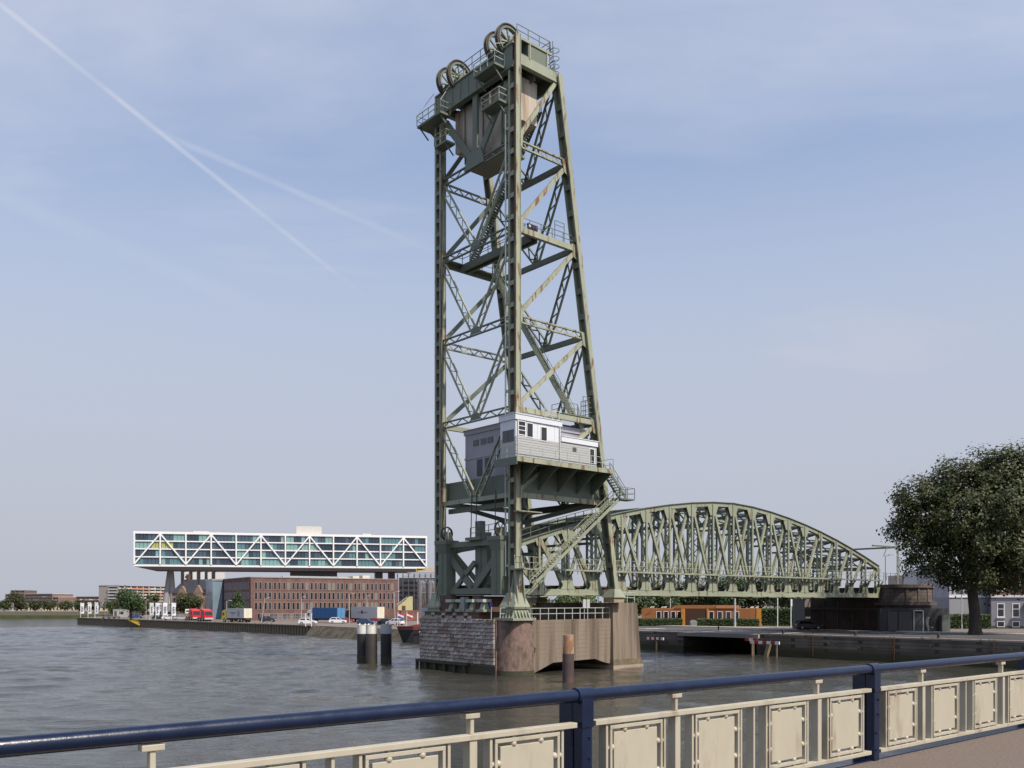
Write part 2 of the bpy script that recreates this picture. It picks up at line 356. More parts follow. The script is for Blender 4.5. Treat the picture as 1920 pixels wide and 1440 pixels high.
# far river bank
one('river_bank', GRASS, None, 'prism', [(0, 0), (-700, 40), (-700, 900), (0, 900)], 2, -1, 1.6)
rb = bpy.data.objects['river_bank']; rb['kind'] = 'structure'; rb.location = (-148, 400, 0)
one('embankment', mat('far_stone_revetment', (.15, .135, .11), .95), None, 'prism', [(0, 0), (-700, 40), (-700, 900), (0, 900)], 2, 1.0, 3.0)
eb = bpy.data.objects['embankment']; eb['kind'] = 'structure'; eb.location = (-150, 412, 0)
one('distant_land', GRASS, None, 'add', [(-2600, 1400, 2), (2600, 1400, 2), (2600, 5000, 2), (-2600, 5000, 2)], [(0, 1, 2, 3)])['kind'] = 'structure'
# road on the right quay (runs across the picture under the span)
road = one('road', ROADM, None, 'add', [BL(49, 48, RZ + .004), BL(49, -74, RZ + .004), BL(70, -74, RZ + .004), BL(70, 48, RZ + .004)], [(0, 1, 2, 3)]); road['kind'] = 'structure'
pv = MB()
q = [BL(70, 46), BL(70, 13), BL(72.5, 13), BL(72.5, 46)]
pv.add([(p.x, p.y, RZ) for p in q] + [(p.x, p.y, RZ + .13) for p in q], MB.BF); pv.build('pavement', mat('pale_kerb_paving', (.42, .38, .33), .9), None, kind='structure')
pv = MB(); q = [BL(70, -3), BL(70, -74), BL(72.5, -74), BL(72.5, -3)]
pv.add([(p.x, p.y, RZ) for p in q] + [(p.x, p.y, RZ + .13) for p in q], MB.BF); pv.build('pavement', MATS['pale_kerb_paving'], None, kind='structure')
kb = MB(); q = [BL(46.02, 4.0), BL(46.02, -74), BL(46.9, -74), BL(46.9, 4.0)]
kb.add([(p.x, p.y, RZ) for p in q] + [(p.x, p.y, RZ + .18) for p in q], MB.BF); kb.build('quay_coping', mat('coping_stone', (.33, .28, .24), .9), None, kind='structure')
for k in range(9):                              # lane markings
    mk = MB(); t0 = 30 - k * 9; mk.add([BL(59.4, t0, RZ + .008), BL(59.4, t0 - 3, RZ + .008), BL(59.55, t0 - 3, RZ + .008), BL(59.55, t0, RZ + .008)], [(0, 1, 2, 3)]); mk.build('lane_marking', WHITE, road)
for t0, s0 in ((33, 55), (31.5, 55), (-1, 66), (-6, 66)):
    mk = MB(); mk.add([BL(s0, t0, RZ + .008), BL(s0, t0 - .7, RZ + .008), BL(s0 + 4, t0 - 1.6, RZ + .008), BL(s0 + 4, t0 - .9, RZ + .008)], [(0, 1, 2, 3)]); mk.build('lane_marking', WHITE, road)

# the footbridge deck the photographer stands on
RD = V((.77, .638, 0)).normalized(); RN = V((-RD.y, RD.x, 0)); RP = V((.55, 7.04, 0)); RRZ = math.atan2(RD.y, RD.x)
DZ = CZ - 1.7
dk = MB()
q = [RP + RD * -30 + RN * .05, RP + RD * 60 + RN * .05, RP + RD * 60 - RN * 14, RP + RD * -30 - RN * 14]
dk.add([(p.x, p.y, DZ - .5) for p in q] + [(p.x, p.y, DZ) for p in q], MB.BF); dk.build('bridge_deck', ASPH, None, kind='structure')

# ================================================================ NEAR RAILING
rail = empty('bridge_railing', (RP.x, RP.y, DZ), RRZ, 'cream panelled railing with thick navy blue handrail along the footway in the foreground', 'railing')
BAY = 4.36
tb = MB(); tb.tube((-3.3 * BAY, 0, .985), (9 * BAY, 0, .985), .051, 24); tb.build('handrail', BLUE, rail)
eb_ = MB(); eb_.box(-3.3 * BAY, 9 * BAY, -.02, .16, -.5, .012); eb_.build('edge_beam', BLUE, rail)
# alike pieces are made once and shared
def proto(name, m, fn):
    mb = MB(); fn(mb); o = mb.build(name, m, rail); return o
def post_fn(mb): mb.prism([(-.055, 0), (.055, 0), (.055, .86), (.055, 1.0), (-.055, 1.0), (-.055, .86)], 1, -.05, .05); mb.box(-.07, .07, .05, .2, 0, .93)
P_post = bevel(proto('post', BLUE, post_fn), .008)
def collar_fn(mb): mb.tube((-.085, 0, .985), (.085, 0, .985), .063, 24); mb.box(-.062, .062, -.06, .05, .74, .985)
P_col = bevel(proto('post_collar', BLUE, collar_fn), .005)
L = BAY - .2
def bolt_fn(mb): mb.tube((0, -.05, 0), (0, -.064, 0), .011, 8)
P_bolt = proto('bolt', BLUE, bolt_fn)
P_top = bevel(proto('top_bar', CREAM, lambda mb: mb.box(-L / 2, L / 2, -.045, .03, .745, .785)), .004)
P_bot = bevel(proto('bottom_bar', CREAM, lambda mb: mb.box(-L / 2, L / 2, -.045, .03, .075, .115)), .004)
P_bar = bevel(proto('upright_bar', CREAM, lambda mb: mb.box(-.012, .012, -.03, .055, .115, .745)), .003)
def tee_fn(mb): mb.box(-.033, .033, -.035, .05, .115, .745); mb.box(-.016, .016, -.02, .035, .785, .895); mb.box(-.062, .062, -.03, .045, .895, .93)
P_tee = bevel(proto('tee_post', CREAM, tee_fn), .004)
PW, PH = .625, .60                                # inner frame
zc = .43
def frame_fn(mb):
    a, b = PW / 2, PH / 2
    mb.box(-a, a, -.035, .02, zc + b - .03, zc + b); mb.box(-a, a, -.035, .02, zc - b, zc - b + .03)
    mb.box(-a, -a + .024, -.034, .02, zc - b + .03, zc + b - .03); mb.box(a - .024, a, -.034, .02, zc - b + .03, zc + b - .03)
P_frm = bevel(proto('inner_frame', CREAM, frame_fn), .003)
P_plate = bevel(proto('panel_plate', CREAM, lambda mb: mb.box(-.256, .256, -.022, .006, zc - .243, zc + .243)), .004)
def ball_fn(mb): mb.ball((0, 0, 0), .028, 14, 9)
P_ball = proto('stud', CREAM, ball_fn)
used = set()
def rput(p, x, par=None, z=0, y=0):
    if p.name not in used and par is None: used.add(p.name); o = p
    elif p.name not in used: used.add(p.name); o = p; o.parent = par
    else: o = inst(p, par or rail)
    o.location = (x, y, z); return o
for b in range(-3, 5):
    x0 = b * BAY
    rput(P_post, x0); rput(P_col, x0)
    for bz in (.12, .3, .5, .66): rput(P_bolt, x0 + (.02 if bz > .4 else -.02), None, bz)
    if b == 4: break
    xm = x0 + BAY / 2
    rput(P_top, xm); rput(P_bot, xm); rput(P_bar, xm)
    for f in (.25, .75): rput(P_tee, x0 + f * BAY)
    for f in (.134, .376, .624, .866):
        xc = x0 + f * BAY
        for e in (-.345, .345): rput(P_bar, xc + e)
        rput(P_frm, xc); pl = rput(P_plate, xc); pl.rotation_euler = (random.uniform(-.006, .006), 0, random.uniform(-.008, .008))
        for dx, dz in [(sx * .13, sz * .256) for sx in (-1, 1) for sz in (-1, 1)] + [(sx * .271, sz * .12) for sx in (-1, 1) for sz in (-1, 1)]:
            st = inst(P_ball, pl, (dx, -.008, zc + dz)) if P_ball.name in used else rput(P_ball, dx, pl, zc + dz, -.008)
        for dx, dz in [(sx * .13, sz * .307) for sx in (-1, 1) for sz in (-1, 1)] + [(sx * .325, sz * .12) for sx in (-1, 1) for sz in (-1, 1)]:
            inst(P_ball, pl, (dx, -.006, zc + dz)).scale = (.8, .8, .8)

# ================================================================ LIFT BRIDGE TOWER
tower = empty('lift_bridge_tower', (BO.x, BO.y, 0), BRZ, 'tall green steel lift bridge tower with cable wheels on top, standing on the river pier', 'bridge tower')
TW = 12.0
LV = [17.35, 25.6, 34.3, 43.0, 51.2, 59.3]
def sr(z): return 5.6 + (59.5 - z) / 52 * 8.4               # the raking rear legs
def bar(name, m, p, q, w, h, par=None, up=(0, 0, 1)):
    mb = MB(); mb.bar(p, q, w, h, up); return mb.build(name, m, par or tower)
def lattice(name, m, p, q, gap, chord=.16, lace=.07, pitch=None, par=None):
    p, q, gap = V(p), V(q), V(gap); mb = MB(); d = q - p; Ln = d.length; h = gap / 2; g = gap.length
    dn = d.normalized(); gp = (gap - dn * gap.dot(dn)); gp = gp.normalized() * g / 2; nrm = dn.cross(gp).normalized()
    for s in (-1, 1): mb.bar(p + gp * s, q + gp * s, chord * 1.6, chord, gp)
    n = max(2, round(Ln / (pitch or g * 1.1)))
    for i in range(n):
        a = p + dn * (Ln * i / n); b = p + dn * (Ln * (i + 1) / n); s = 1 if i % 2 else -1
        mb.bar(a + gp * s, b - gp * s, lace * .6, lace * 1.5, gp)
    for e in (p, q): mb.bar(e - gp * 1.1, e + gp * 1.1, chord * 1.5, chord * 1.8, dn)
    return mb.build(name, m, par or tower)
def railing(name, m, pts, par, h=1.05, rails=(1.05, .55), sp=1.5, r=.028, wd=None):
    mb = MB(); pts = [V(p) for p in pts]
    for a, b in zip(pts, pts[1:]):
        n = max(1, round((b - a).length / sp))
        for i in range(n + 1):
            c = a + (b - a) * (i / n); mb.bar(c, c + V((0, 0, h)), r * 2, r * 2)
        for z in rails: mb.bar(a + V((0, 0, z)), b + V((0, 0, z)), r * 1.8, r * 1.8)
    return mb.build(name, m, par)
def stair(name, m, p, q, wv, par, pitch=.24, rails=True):
    p, q, wv = V(p), V(q), V(wv); d = q - p; fl = empty(name); fl.parent = par
    for s in (-.5, .5): one('stringer', m, fl, 'bar', p + wv * s, q + wv * s, .07, .30)
    n = int(abs(d.z) / pitch); run = V((d.x, d.y, 0)).normalized() * .13; tr = MB()
    for i in range(1, n):
        c = p + d * (i / n); tr.add([c - wv * .5 - run, c + wv * .5 - run, c + wv * .5 + run, c - wv * .5 + run, c - wv * .5 - run + V((0, 0, .05)), c + wv * .5 - run + V((0, 0, .05)), c + wv * .5 + run + V((0, 0, .05)), c - wv * .5 + run + V((0, 0, .05))], MB.BF)
    t = tr.build('treads', m, fl); t['kind'] = 'stuff'
    if rails:
        for s in (-.5, .5): railing('handrail', m, [p + wv * s, q + wv * s], fl, .95, (.95, .5), 1.6, .025)
    return fl
# front legs: open box columns with battens
for t in (0, TW):
    lg = empty('tower_leg'); lg.parent = tower
    zb, zt = 7.6, 61.4 if t == 0 else 60.6
    sg = 1 if t == 0 else -1
    a = MB(); a.box(-.30, .32, t - .52, t - .40, zb, zt); a.build('flange', STEELR, lg)
    a = MB(); a.box(-.30, .32, t + .40, t + .52, zb, zt); a.build('flange', STEEL, lg)
    a = MB(); a.box(.12, .2, t - .40, t + .40, zb, zt); a.build('web_plate', STEELD, lg)
    for e in (-.30, .26):
        a = MB(); a.box(e - .035, e + .035, t - .60, t - .52, zb, zt); a.build('corner_angle', STEELR, lg)
    a = MB(); a.box(-.36, -.30, t - .50, t - .28, zb, zt); a.build('cover_strip', RUST if t == 0 else STEELR, lg)
    a = MB(); a.box(-.36, -.30, t + .30, t + .56, zb, zt); a.build('cover_strip', STEEL, lg)
    bp = None; z = zb + .6
    while z < zt - .6:
        if bp is None:
            a = MB(); a.box(-.33, -.27, t - .26, t + .30, -.22, .22); bp = a.build('batten_plate', STEELD if t else STEEL, lg); bp.location = (0, 0, z)
        else: inst(bp, lg, (0, 0, z))
        z += 1.45 if t else 2.1
    # guide rail for the lifting span, held off the leg by brackets
    gt = t - .78 if t else t + .84
    a = MB(); a.box(-.50, -.38, gt - .05, gt + .05, 9.5, 54); a.build('guide_rail', RUST if t else RAILG, lg)
    z = 10.5; br = None
    while z < 54:
        if br is None:
            a = MB(); a.box(-.48, -.28, min(gt, t + (.5 if not t else -.5)) - .02, max(gt, t + (.5 if not t else -.5)) + .02, -.12, .12); br = a.build('guide_bracket', STEELR, lg); br.location = (0, 0, z)
        else: inst(br, lg, (0, 0, z))
        z += 4.2
    # splayed foot and bearing
    ft = empty('leg_foot'); ft.parent = tower
    a = MB(); a.add([(-.5, t - .62, 7.9), (.5, t - .62, 7.9), (.5, t + .62, 7.9), (-.5, t + .62, 7.9), (-1.0, t - 1.15, 6.55), (1.0, t - 1.15, 6.55), (1.0, t + 1.15, 6.55), (-1.0, t + 1.15, 6.55)], [(0, 1, 2, 3), (7, 6, 5, 4), (0, 4, 5, 1), (1, 5, 6, 2), (2, 6, 7, 3), (3, 7, 4, 0)])
    a.build('shoe', STEEL, ft)
    for k in range(5):
        e = -.8 + k * .4
        a = MB(); a.prism([(-1.35, 5.5), (1.35, 5.5), (.75, 6.6), (-.75, 6.6)], 0, e - .06, e + .06)
        a.v = [(x, t + y, z_) for x, y, z_ in a.v]; a.build('rib_plate', STEEL, ft)
    for k in range(5):
        e = -.9 + k * .45
        a = MB(); a.prism([(-1.2, 5.5), (1.2, 5.5), (.7, 6.6), (-.7, 6.6)], 1, t + e - .05, t + e + .05); a.build('rib_plate', STEEL, ft)
    a = MB(); a.box(-1.45, 1.45, t - 1.45, t + 1.45, 5.25, 5.5); a.build('base_plate', STEEL, ft)
    a = MB(); a.box(-1.0, 1.0, t - 1.1, t + 1.1, 6.4, 6.56); a.build('cap_plate', STEELR, ft)
    # stiffening fins on the lowest part of the leg
    for e in (-.45, .45):
        a = MB(); a.prism([(t - 1.1, 6.56), (t - .5, 6.56), (t - .5, 11.5)], 0, e - .05, e + .05); a.build('fin', STEEL, ft)
    a = MB(); a.prism([(-1.0, 6.56), (-.3, 6.56), (-.3, 10)], 1, t - .3, t - .2); a.build('fin', STEEL, ft)
# raking rear legs
for t in (0, TW):
    lg = empty('raking_leg'); lg.parent = tower
    p, q_ = V((sr(7.9), t, 7.9)), V((sr(59.6), t, 59.6)); dn = (q_ - p).normalized(); nr = V((dn.z, 0, -dn.x))
    for e, m in ((-.43, STEELR), (.43, STEEL)): bar('flange', m, p + V((0, e, 0)), q_ + V((0, e, 0)), .10, .62, lg, nr)
    bar('web_plate', STEELD, p + nr * .12, q_ + nr * .12, .76, .06, lg, nr)
    bar('cover_strip', STEELR, p + V((0, -.5, 0)) + nr * -.28, q_ + V((0, -.5, 0)) + nr * -.28, .10, .07, lg, nr)
    n = 20
    for i in range(n + 1):
        c = p + (q_ - p) * (.01 + .98 * i / n); bar('batten_plate', STEELD, c - dn * .28 - nr * .27, c + dn * .28 - nr * .27, .76, .05, lg, nr)
    a = MB(); a.add([(sr(8.4) - .5, t - .6, 8.4), (sr(8.4) + .5, t - .6, 8.4), (sr(8.4) + .5, t + .6, 8.4), (sr(8.4) - .5, t + .6, 8.4), (sr(8) - .9, t - .9, 7.5), (sr(8) + .9, t - .9, 7.5), (sr(8) + .9, t + .9, 7.5), (sr(8) - .9, t + .9, 7.5)], [(0, 1, 2, 3), (7, 6, 5, 4), (0, 4, 5, 1), (1, 5, 6, 2), (2, 6, 7, 3), (3, 7, 4, 0)])
    a.build('shoe', STEEL, lg)
    a = MB(); a.box(sr(8) - .8, sr(8) + .8, t - .75, t + .75, 6.97, 7.5); a.build('bearing_block', mat('rusty_bearing', (.32, .25, .16), .9, 0, .3, 2), lg)
# horizontal beams
for i, z in enumerate(LV):
    for t in (0, TW):                            # along the railway, both sides
        if z < 58 and i != 3:
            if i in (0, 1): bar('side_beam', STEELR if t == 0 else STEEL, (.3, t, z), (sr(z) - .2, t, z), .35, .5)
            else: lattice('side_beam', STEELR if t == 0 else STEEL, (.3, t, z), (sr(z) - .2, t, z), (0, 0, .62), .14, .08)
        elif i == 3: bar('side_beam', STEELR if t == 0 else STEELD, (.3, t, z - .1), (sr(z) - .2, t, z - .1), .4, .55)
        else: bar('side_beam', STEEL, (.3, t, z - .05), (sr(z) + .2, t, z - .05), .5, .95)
    if i < 5:
        if i == 0: bar('front_beam', STEEL, (0, .4, z), (0, TW - .4, z), .3, .45)
        else: lattice('front_beam', STEELD, (0, .4, z), (0, TW - .4, z), (0, 0, .6), .13, .07, 1.1)
        s = sr(z); bar('rear_beam', STEELD, (s, .4, z), (s, TW - .4, z), .4, .5 if i else .7)
# V bracing on the front and rear faces, single diagonals on the sides
for i in range(len(LV) - 1):
    z0, z1 = LV[i], LV[i + 1]
    for e in (.45, TW - .45):
        if i < 4: lattice('front_brace', STEEL, (0, TW / 2 + (e - TW / 2) * .07, z0 + .35), (0, e, z1 - .5), (0, .75, 0), .13, .055, .9)
        lattice('rear_brace', STEELD, (sr(z0), TW / 2, z0 + .3), (sr(z1), e, z1 - .4), (0, .75, 0), .14, .09, 1.0)
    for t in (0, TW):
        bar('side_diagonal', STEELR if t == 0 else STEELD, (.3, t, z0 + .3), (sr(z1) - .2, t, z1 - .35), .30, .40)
        g_ = MB(); g_.prism([(sr(z1) - .55, z1 - 1.0), (sr(z1) + .05, z1 - 1.3), (sr(z1), z1 + .3), (sr(z1) - .85, z1 + .3)], 1, t - .22, t - .17) if i < 4 else None
        if i < 4: g_.build('gusset_plate', STEELR, tower)
        h_ = MB(); h_.prism([(.1, z0 - .3), (.8, z0 - .3), (.9, z0 + .8), (.1, z0 + 1.1)], 1, t - .215, t - .165); h_.build('gusset_plate', STEELR, tower)
    ap = MB(); ap.prism([(TW / 2 - .8, z0 - .2), (TW / 2 + .8, z0 - .2), (TW / 2 + .4, z0 + .45), (TW / 2 - .4, z0 + .45)], 0, -.12, -.06)
    if i < 4: ap.build('gusset_plate', STEELD, tower)
# top panel of the front: plate V with a hanger post, carrying the wheel girder
zt = LV[4]
for e in (1.0, TW - 1.0): bar('portal_diagonal', STEELD, (0, TW / 2 + (e - TW / 2) * .1, zt + .6), (0, e, zt + 6.1), .25, .75, None, (0, 0, 1))
bar('hanger_post', STEELD, (0, TW / 2, zt + .5), (0, TW / 2, 58.4), .7, .3, None, (1, 0, 0))
ap = MB(); ap.prism([(TW / 2 - 1.6, zt - .3), (TW / 2 + 1.6, zt - .3), (TW / 2 + 1.1, zt + 1.3), (TW / 2 - 1.1, zt + 1.3)], 0, -.24, -.17); ap.build('gusset_plate', STEELD, tower)
a = MB(); a.box(-.40, -.33, -.1, TW + .1, 58.3, 60.4); gr = a.build('wheel_girder', STEELD, tower)
a = MB(); a.box(-.55, .35, -.3, TW + .3, 60.4, 60.52); a.build('girder_flange', STEEL, gr)
a = MB(); a.box(-.5, .1, -.2, TW + .2, 58.18, 58.3); a.build('girder_flange', STEELD, gr)
for k in range(1, 9):
    a = MB(); a.box(-.46, -.40, k * TW / 9 - .04, k * TW / 9 + .04, 58.3, 60.4); a.build('stiffener', STEELD, gr)
a = MB(); a.box(2.9, 3.0, .4, TW - .4, 58.3, 60.4); a.build('rear_girder', STEELD, tower)
a = MB(); a.box(sr(59.4) - .1, sr(59.4) + .2, .2, TW - .2, 58.6, 60.0); a.build('rear_girder', STEELD, tower)
# machinery deck on top
mdk = empty('machinery_deck'); mdk.parent = tower
a = MB(); a.box(.5, 5.7, .15, TW - .15, 60.0, 60.15); a.build('deck_plate', STEELD, mdk)
a = MB(); a.box(1.9, 4.5, .2, 3.2, 60.15, 61.6); a.build('winch_housing', STEELD, mdk)
a = MB(); a.box(.6, 4.9, .1, .2, 61.45, 61.7); a.build('edge_channel', STEEL, mdk)
for s in (.8, 2.1, 4.4): a = MB(); a.box(s - .08, s + .08, .12, .26, 59.8, 61.5); a.build('stub_post', STEEL, mdk)
a = MB(); a.box(2.2, 4.2, 8.6, TW - .3, 60.15, 61.5); a.build('winch_housing', STEELD, mdk)
a = MB(); a.box(.3, 4.9, .2, 3.0, 61.6, 61.68); a.build('housing_roof', STEELD, mdk)
railing('railing', STEELD, [(.5, .25, 61.7), (4.9, .25, 61.7), (4.9, 3.0, 61.7)], mdk, 1.15, (1.15, .6), 1.4, .03)
railing('railing', STEELD, [(5.6, .3, 60.1), (5.6, TW - .3, 60.1)], mdk, 1.2, (1.2, .6), 1.6, .03)
railing('railing', STEELD, [(-.4, 3.4, 60.5), (-.4, 8.8, 60.5)], mdk, 1.5, (1.5, .8), 1.3, .03)
railing('railing', STEELD, [(2.6, 3.4, 60.2), (2.6, 8.8, 60.2)], mdk, 2.2, (2.2, 1.5, .7), 1.8, .03)
for t_, s_ in ((4.7, .7), (6.0, .9), (7.3, .7)):          # winch gear between the wheels
    a = MB(); a.prism([(s_ - .6, 60.5), (s_ + .6, 60.5), (s_ + .2, 61.5), (s_ - .2, 61.5)], 1, t_ - .1, t_ + .1); a.tube((s_, t_ - .5, 61.0), (s_, t_ + .5, 61.0), .42, 12); a.build('winch_drum', STEELD, mdk)
lad = MB()
for e in (-.25, .25): lad.bar((5.15, .2 + e, 58.7), (4.95, .2 + e, 62.8), .06, .06)
for k in range(11): z = 59 + k * .33; lad.bar((5.14, -.05, z), (5.14, .45, z), .04, .04)
for z in (60.6, 61.4, 62.2, 59.9): lad.ring((5.5, .2, z), .42, .46, .03, 2, 10)
lad.build('caged_ladder', STEELD, mdk)
# cable wheels
for t in (1.35, 3.05, 9.2, 10.95):
    wh = empty('cable_wheel'); wh.parent = tower; c = (.45, t, 61.55)
    a = MB(); a.ring(c, 1.38, 1.6, .13, 1, 40); a.build('rim', DARKST, wh)
    a = MB(); a.ring(c, 1.24, 1.40, .20, 1, 40); a.build('rim_flange', STEELD, wh)
    a = MB(); a.ring(c, 1.58, 1.68, .035, 1, 40); a.v = [(x, y - .17, z) for x, y, z in a.v]; a.build('groove_lip', DARKST, wh)
    a = MB(); a.ring(c, 1.58, 1.68, .035, 1, 40); a.v = [(x, y + .17, z) for x, y, z in a.v]; a.build('groove_lip', STEELD, wh)
    a = MB(); a.tube((c[0], t - .32, c[2]), (c[0], t + .32, c[2]), .3, 14); a.build('hub', STEELD, wh)
    for k in range(8):
        an = math.pi * 2 * k / 8 + .2; d = V((math.cos(an), 0, math.sin(an)))
        one('spoke', STEEL, wh, 'bar', V(c) + d * .26, V(c) + d * 1.26, .14, .17, (0, 1, 0))
    for e in (-.5, .5):
        a = MB(); a.prism([(c[0] - .75, 60.5), (c[0] + .75, 60.5), (c[0] + .22, 61.75), (c[0] - .22, 61.75)], 1, t + e - .06, t + e + .06); a.build('bearing_stand', STEELD, wh)
# counterweight hung inside the tower
cw = empty('counterweight'); cw.parent = tower
a = MB(); a.prism([(1.1, 54.4), (3.0, 54.0), (3.3, 52.3), (8.7, 52.3), (9.0, 54.0), (10.7, 54.3), (10.7, 58.6), (1.1, 58.6)], 0, 1.0, 3.9); a.build('concrete_block', CWT, cw)
for k, t in enumerate((1.6, 3.0, 4.6, 6.0, 7.4, 9.0, 10.2)): a = MB(); a.box(.93, 3.97, t - .07, t + .07, (55.0 if k in (0, 6) else 52.6), 58.7); a.build('strap', STEELD if k % 2 else CWT, cw)
a = MB(); a.box(.8, 4.1, 3.1, 8.9, 52.0, 52.3); a.build('bottom_tray', mat('grey_tray_steel', (.27, .25, .23), .8, 0, .15), cw)
for t in (1.35, 3.05, 9.2, 10.95):
    for e in (-.2, .2): one('hanging_rope', DARKST, cw, 'tube', (2.0, min(max(t + e, 1.7), 10.3), 58.5), (2.0, min(max(t + e, 1.7), 10.3), 61.6), .035, 6)
railing('railing', STEELD, [(1.1, 1.7, 58.6), (3.8, 1.7, 58.6), (3.8, 10.2, 58.6)], cw, .9, (.9, .45), 1.2, .03)
# service balconies under the wheels
def balcony(s0, s1, t0, t1, z, par=tower):
    b_ = empty('service_balcony'); b_.parent = par
    a = MB(); a.box(s0, s1, t0, t1, z - .22, z); a.build('floor_grating', STEELD, b_)
    railing('railing', RAILG if t0 < 5 else STEEL, [(s1, t0, z), (s0, t0, z), (s0, t1, z), (s1, t1, z)], b_, 1.1, (1.1, .55), 1.1, .03)
    for t in (t0 + .3, t1 - .3): one('bracket', STEELD, b_, 'bar', (s0 + .1, t, z - .2), (s1, t, z - 1.2), .1, .12)
    return b_
balcony(-1.7, -.42, 1.0, 4.2, 58.7); balcony(-1.7, -.42, 9.7, 13.9, 57.6); balcony(-1.4, -.1, .7, 3.4, 55.2); balcony(-1.3, -.1, 9.3, 11.3, 54.6)
b_ = balcony(-.4, 1.5, 12.5, 13.9, 57.6)
for p, q_ in (((-1.7, 1.0, 60.4), (-.5, .9, 60.9)), ((-1.7, 4.2, 59.8), (-.5, 4.2, 61.0)), ((-1.7, 9.7, 58.7), (-.5, 9.7, 60.6)), ((-1.7, 13.9, 58.7), (-.4, 12.6, 61))): bar('stay_rod', RAILG, p, q_, .05, .05)
# steep stair flights along the raking rear face, platform half way up
stair('stair_flight', STEELD, (3.0, 10.4, 43.1), (5.0, 2.0, 56.8), (.8, .19, 0), tower)
stair('stair_flight', STEEL, (9.0, 1.3, 26.4), (6.6, 11.0, 43.0), (.8, .2, 0), tower)
stair('stair_flight', STEEL, (10.9, .5, 20.6), (9.3, 1.0, 26.2), (.2, .8, 0), tower)
pf = empty('walkway_platform'); pf.parent = tower
for nm, bx in (('side_walkway', (.3, 7.9, -.05, .95)), ('far_walkway', (.3, 7.9, TW - .95, TW + .05)), ('cross_walkway', (2.3, 3.3, .95, TW - .95))):
    a = MB(); a.box(bx[0], bx[1], bx[2], bx[3], 43.02, 43.12); a.build(nm, STEELD, pf)
bar('walkway_beam', STEELD, (2.4, .4, 42.7), (2.4, TW - .4, 42.7), .25, .6, pf); bar('walkway_beam', STEELD, (3.2, .4, 42.7), (3.2, TW - .4, 42.7), .25, .6, pf)
railing('railing', STEELD, [(.4, -.05, 43.1), (7.9, -.05, 43.1)], pf); railing('railing', STEELD, [(.4, TW - .95, 43.1), (2.2, TW - .95, 43.1), (2.2, 1.0, 43.1)], pf); railing('railing', STEELD, [(3.4, 1.0, 43.1), (3.4, TW - .95, 43.1), (7.9, TW - .95, 43.1)], pf)
railing('railing', STEELD, [(5.3, 0, 43.1), (6.6, 0, 43.1)], pf, 2.0, (2.0, 1.6, 1.1, .6), 1.3)
sig = empty('signal_lamp_board'); sig.parent = tower
a = MB(); a.box(1.5, 2.8, -.22, -.1, 43.25, 43.75); a.build('board', mat('black_board', (.015, .015, .015), .5), sig)
for s, m in ((1.72, LIGHTG), (2.15, mat('green_glass', (.02, .06, .05), .2)), (2.58, mat('red_glass', (.22, .02, .02), .2))): one('lamp', m, sig, 'tube', (s, -.22, 43.5), (s, -.27, 43.5), .13, 12)
# landing by the near raking leg
ld = empty('stair_landing'); ld.parent = tower
a = MB(); a.box(6.4, 10.6, -.15, 1.8, 25.95, 26.08); a.build('landing_plate', STEELD, ld)
railing('railing', STEELD, [(6.6, 1.8, 26.1), (6.6, -.1, 26.1), (8.4, -.1, 26.1)], ld); railing('railing', STEELD, [(9.2, -.1, 26.1), (10.8, -.1, 26.1), (10.8, 1.8, 26.1)], ld, 2.0, (2.0, 1.5, 1, .5), .7)

# machine house and control cabin on their platform
hs = empty('machine_house'); hs.parent = tower
a = MB(); a.box(1.0, 10.6, .6, 9.0, 19.6, 24.3); a.build('wall', CABL, hs)
a = MB(); a.box(.88, 10.7, .5, 9.12, 24.3, 24.75); a.box(.8, 10.8, .45, 9.2, 24.75, 24.83); a.build('roof', CABL, hs)
a = MB(); a.box(.93, 1.0, .6, 9.06, 21.75, 21.95); a.build('ledge', CABL, hs)
for t in (7.2, 6.0, 4.9):
    a = MB(); a.box(.95, 1.0, t - .43, t + .43, 23.05, 23.65); a.build('window', GLASSD, hs)
for t in (3.3, 2.3): a = MB(); a.box(.95, 1.0, t - .35, t + .35, 22.3, 23.5); a.build('window', GLASSD, hs)
for t in (6.6, 5.3): a = MB(); a.box(.94, 1.0, t - .42, t + .42, 19.9, 21.6); a.build('door', mat('dark_grey_door', (.06, .06, .065), .6), hs)
a = MB(); a.box(7.0, 9.4, .54, .6, 23.0, 23.8); a.build('window', GLASSD, hs)
a = MB(); a.box(3, 9.6, 1.5, 7, 24.83, 25.3); a.build('roof_box', CABL, hs)
cb = empty('control_cabin'); cb.parent = tower
a = MB(); a.box(-1.8, 4.0, -2.2, .0, 22.35, 24.0); a.build('upper_wall', CABW, cb)
a = MB(); a.box(-1.8, 4.0, -2.2, .0, 20.45, 22.35); a.build('lower_wall', CABG, cb)
a = MB(); a.box(4.0, 9.0, -2.2, .0, 20.45, 22.6); a.build('annex_wall', CABG, cb)
for k in range(8):                                  # board joints of the lower cladding
    z = 20.62 + k * .235; a = MB(); a.box(-1.79, 8.98, -2.225, -2.2, z, z + .205); a.build('cladding_board', CABG, cb)
a = MB(); a.box(-1.92, 4.1, -2.32, .1, 24.0, 24.5); a.box(-1.97, 4.15, -2.37, .15, 24.5, 24.57); a.build('fascia', CABW, cb)
a = MB(); a.box(4.0, 9.1, -2.32, .1, 22.6, 23.1); a.box(4.0, 9.15, -2.37, .15, 23.1, 23.17); a.build('fascia', CABW, cb)
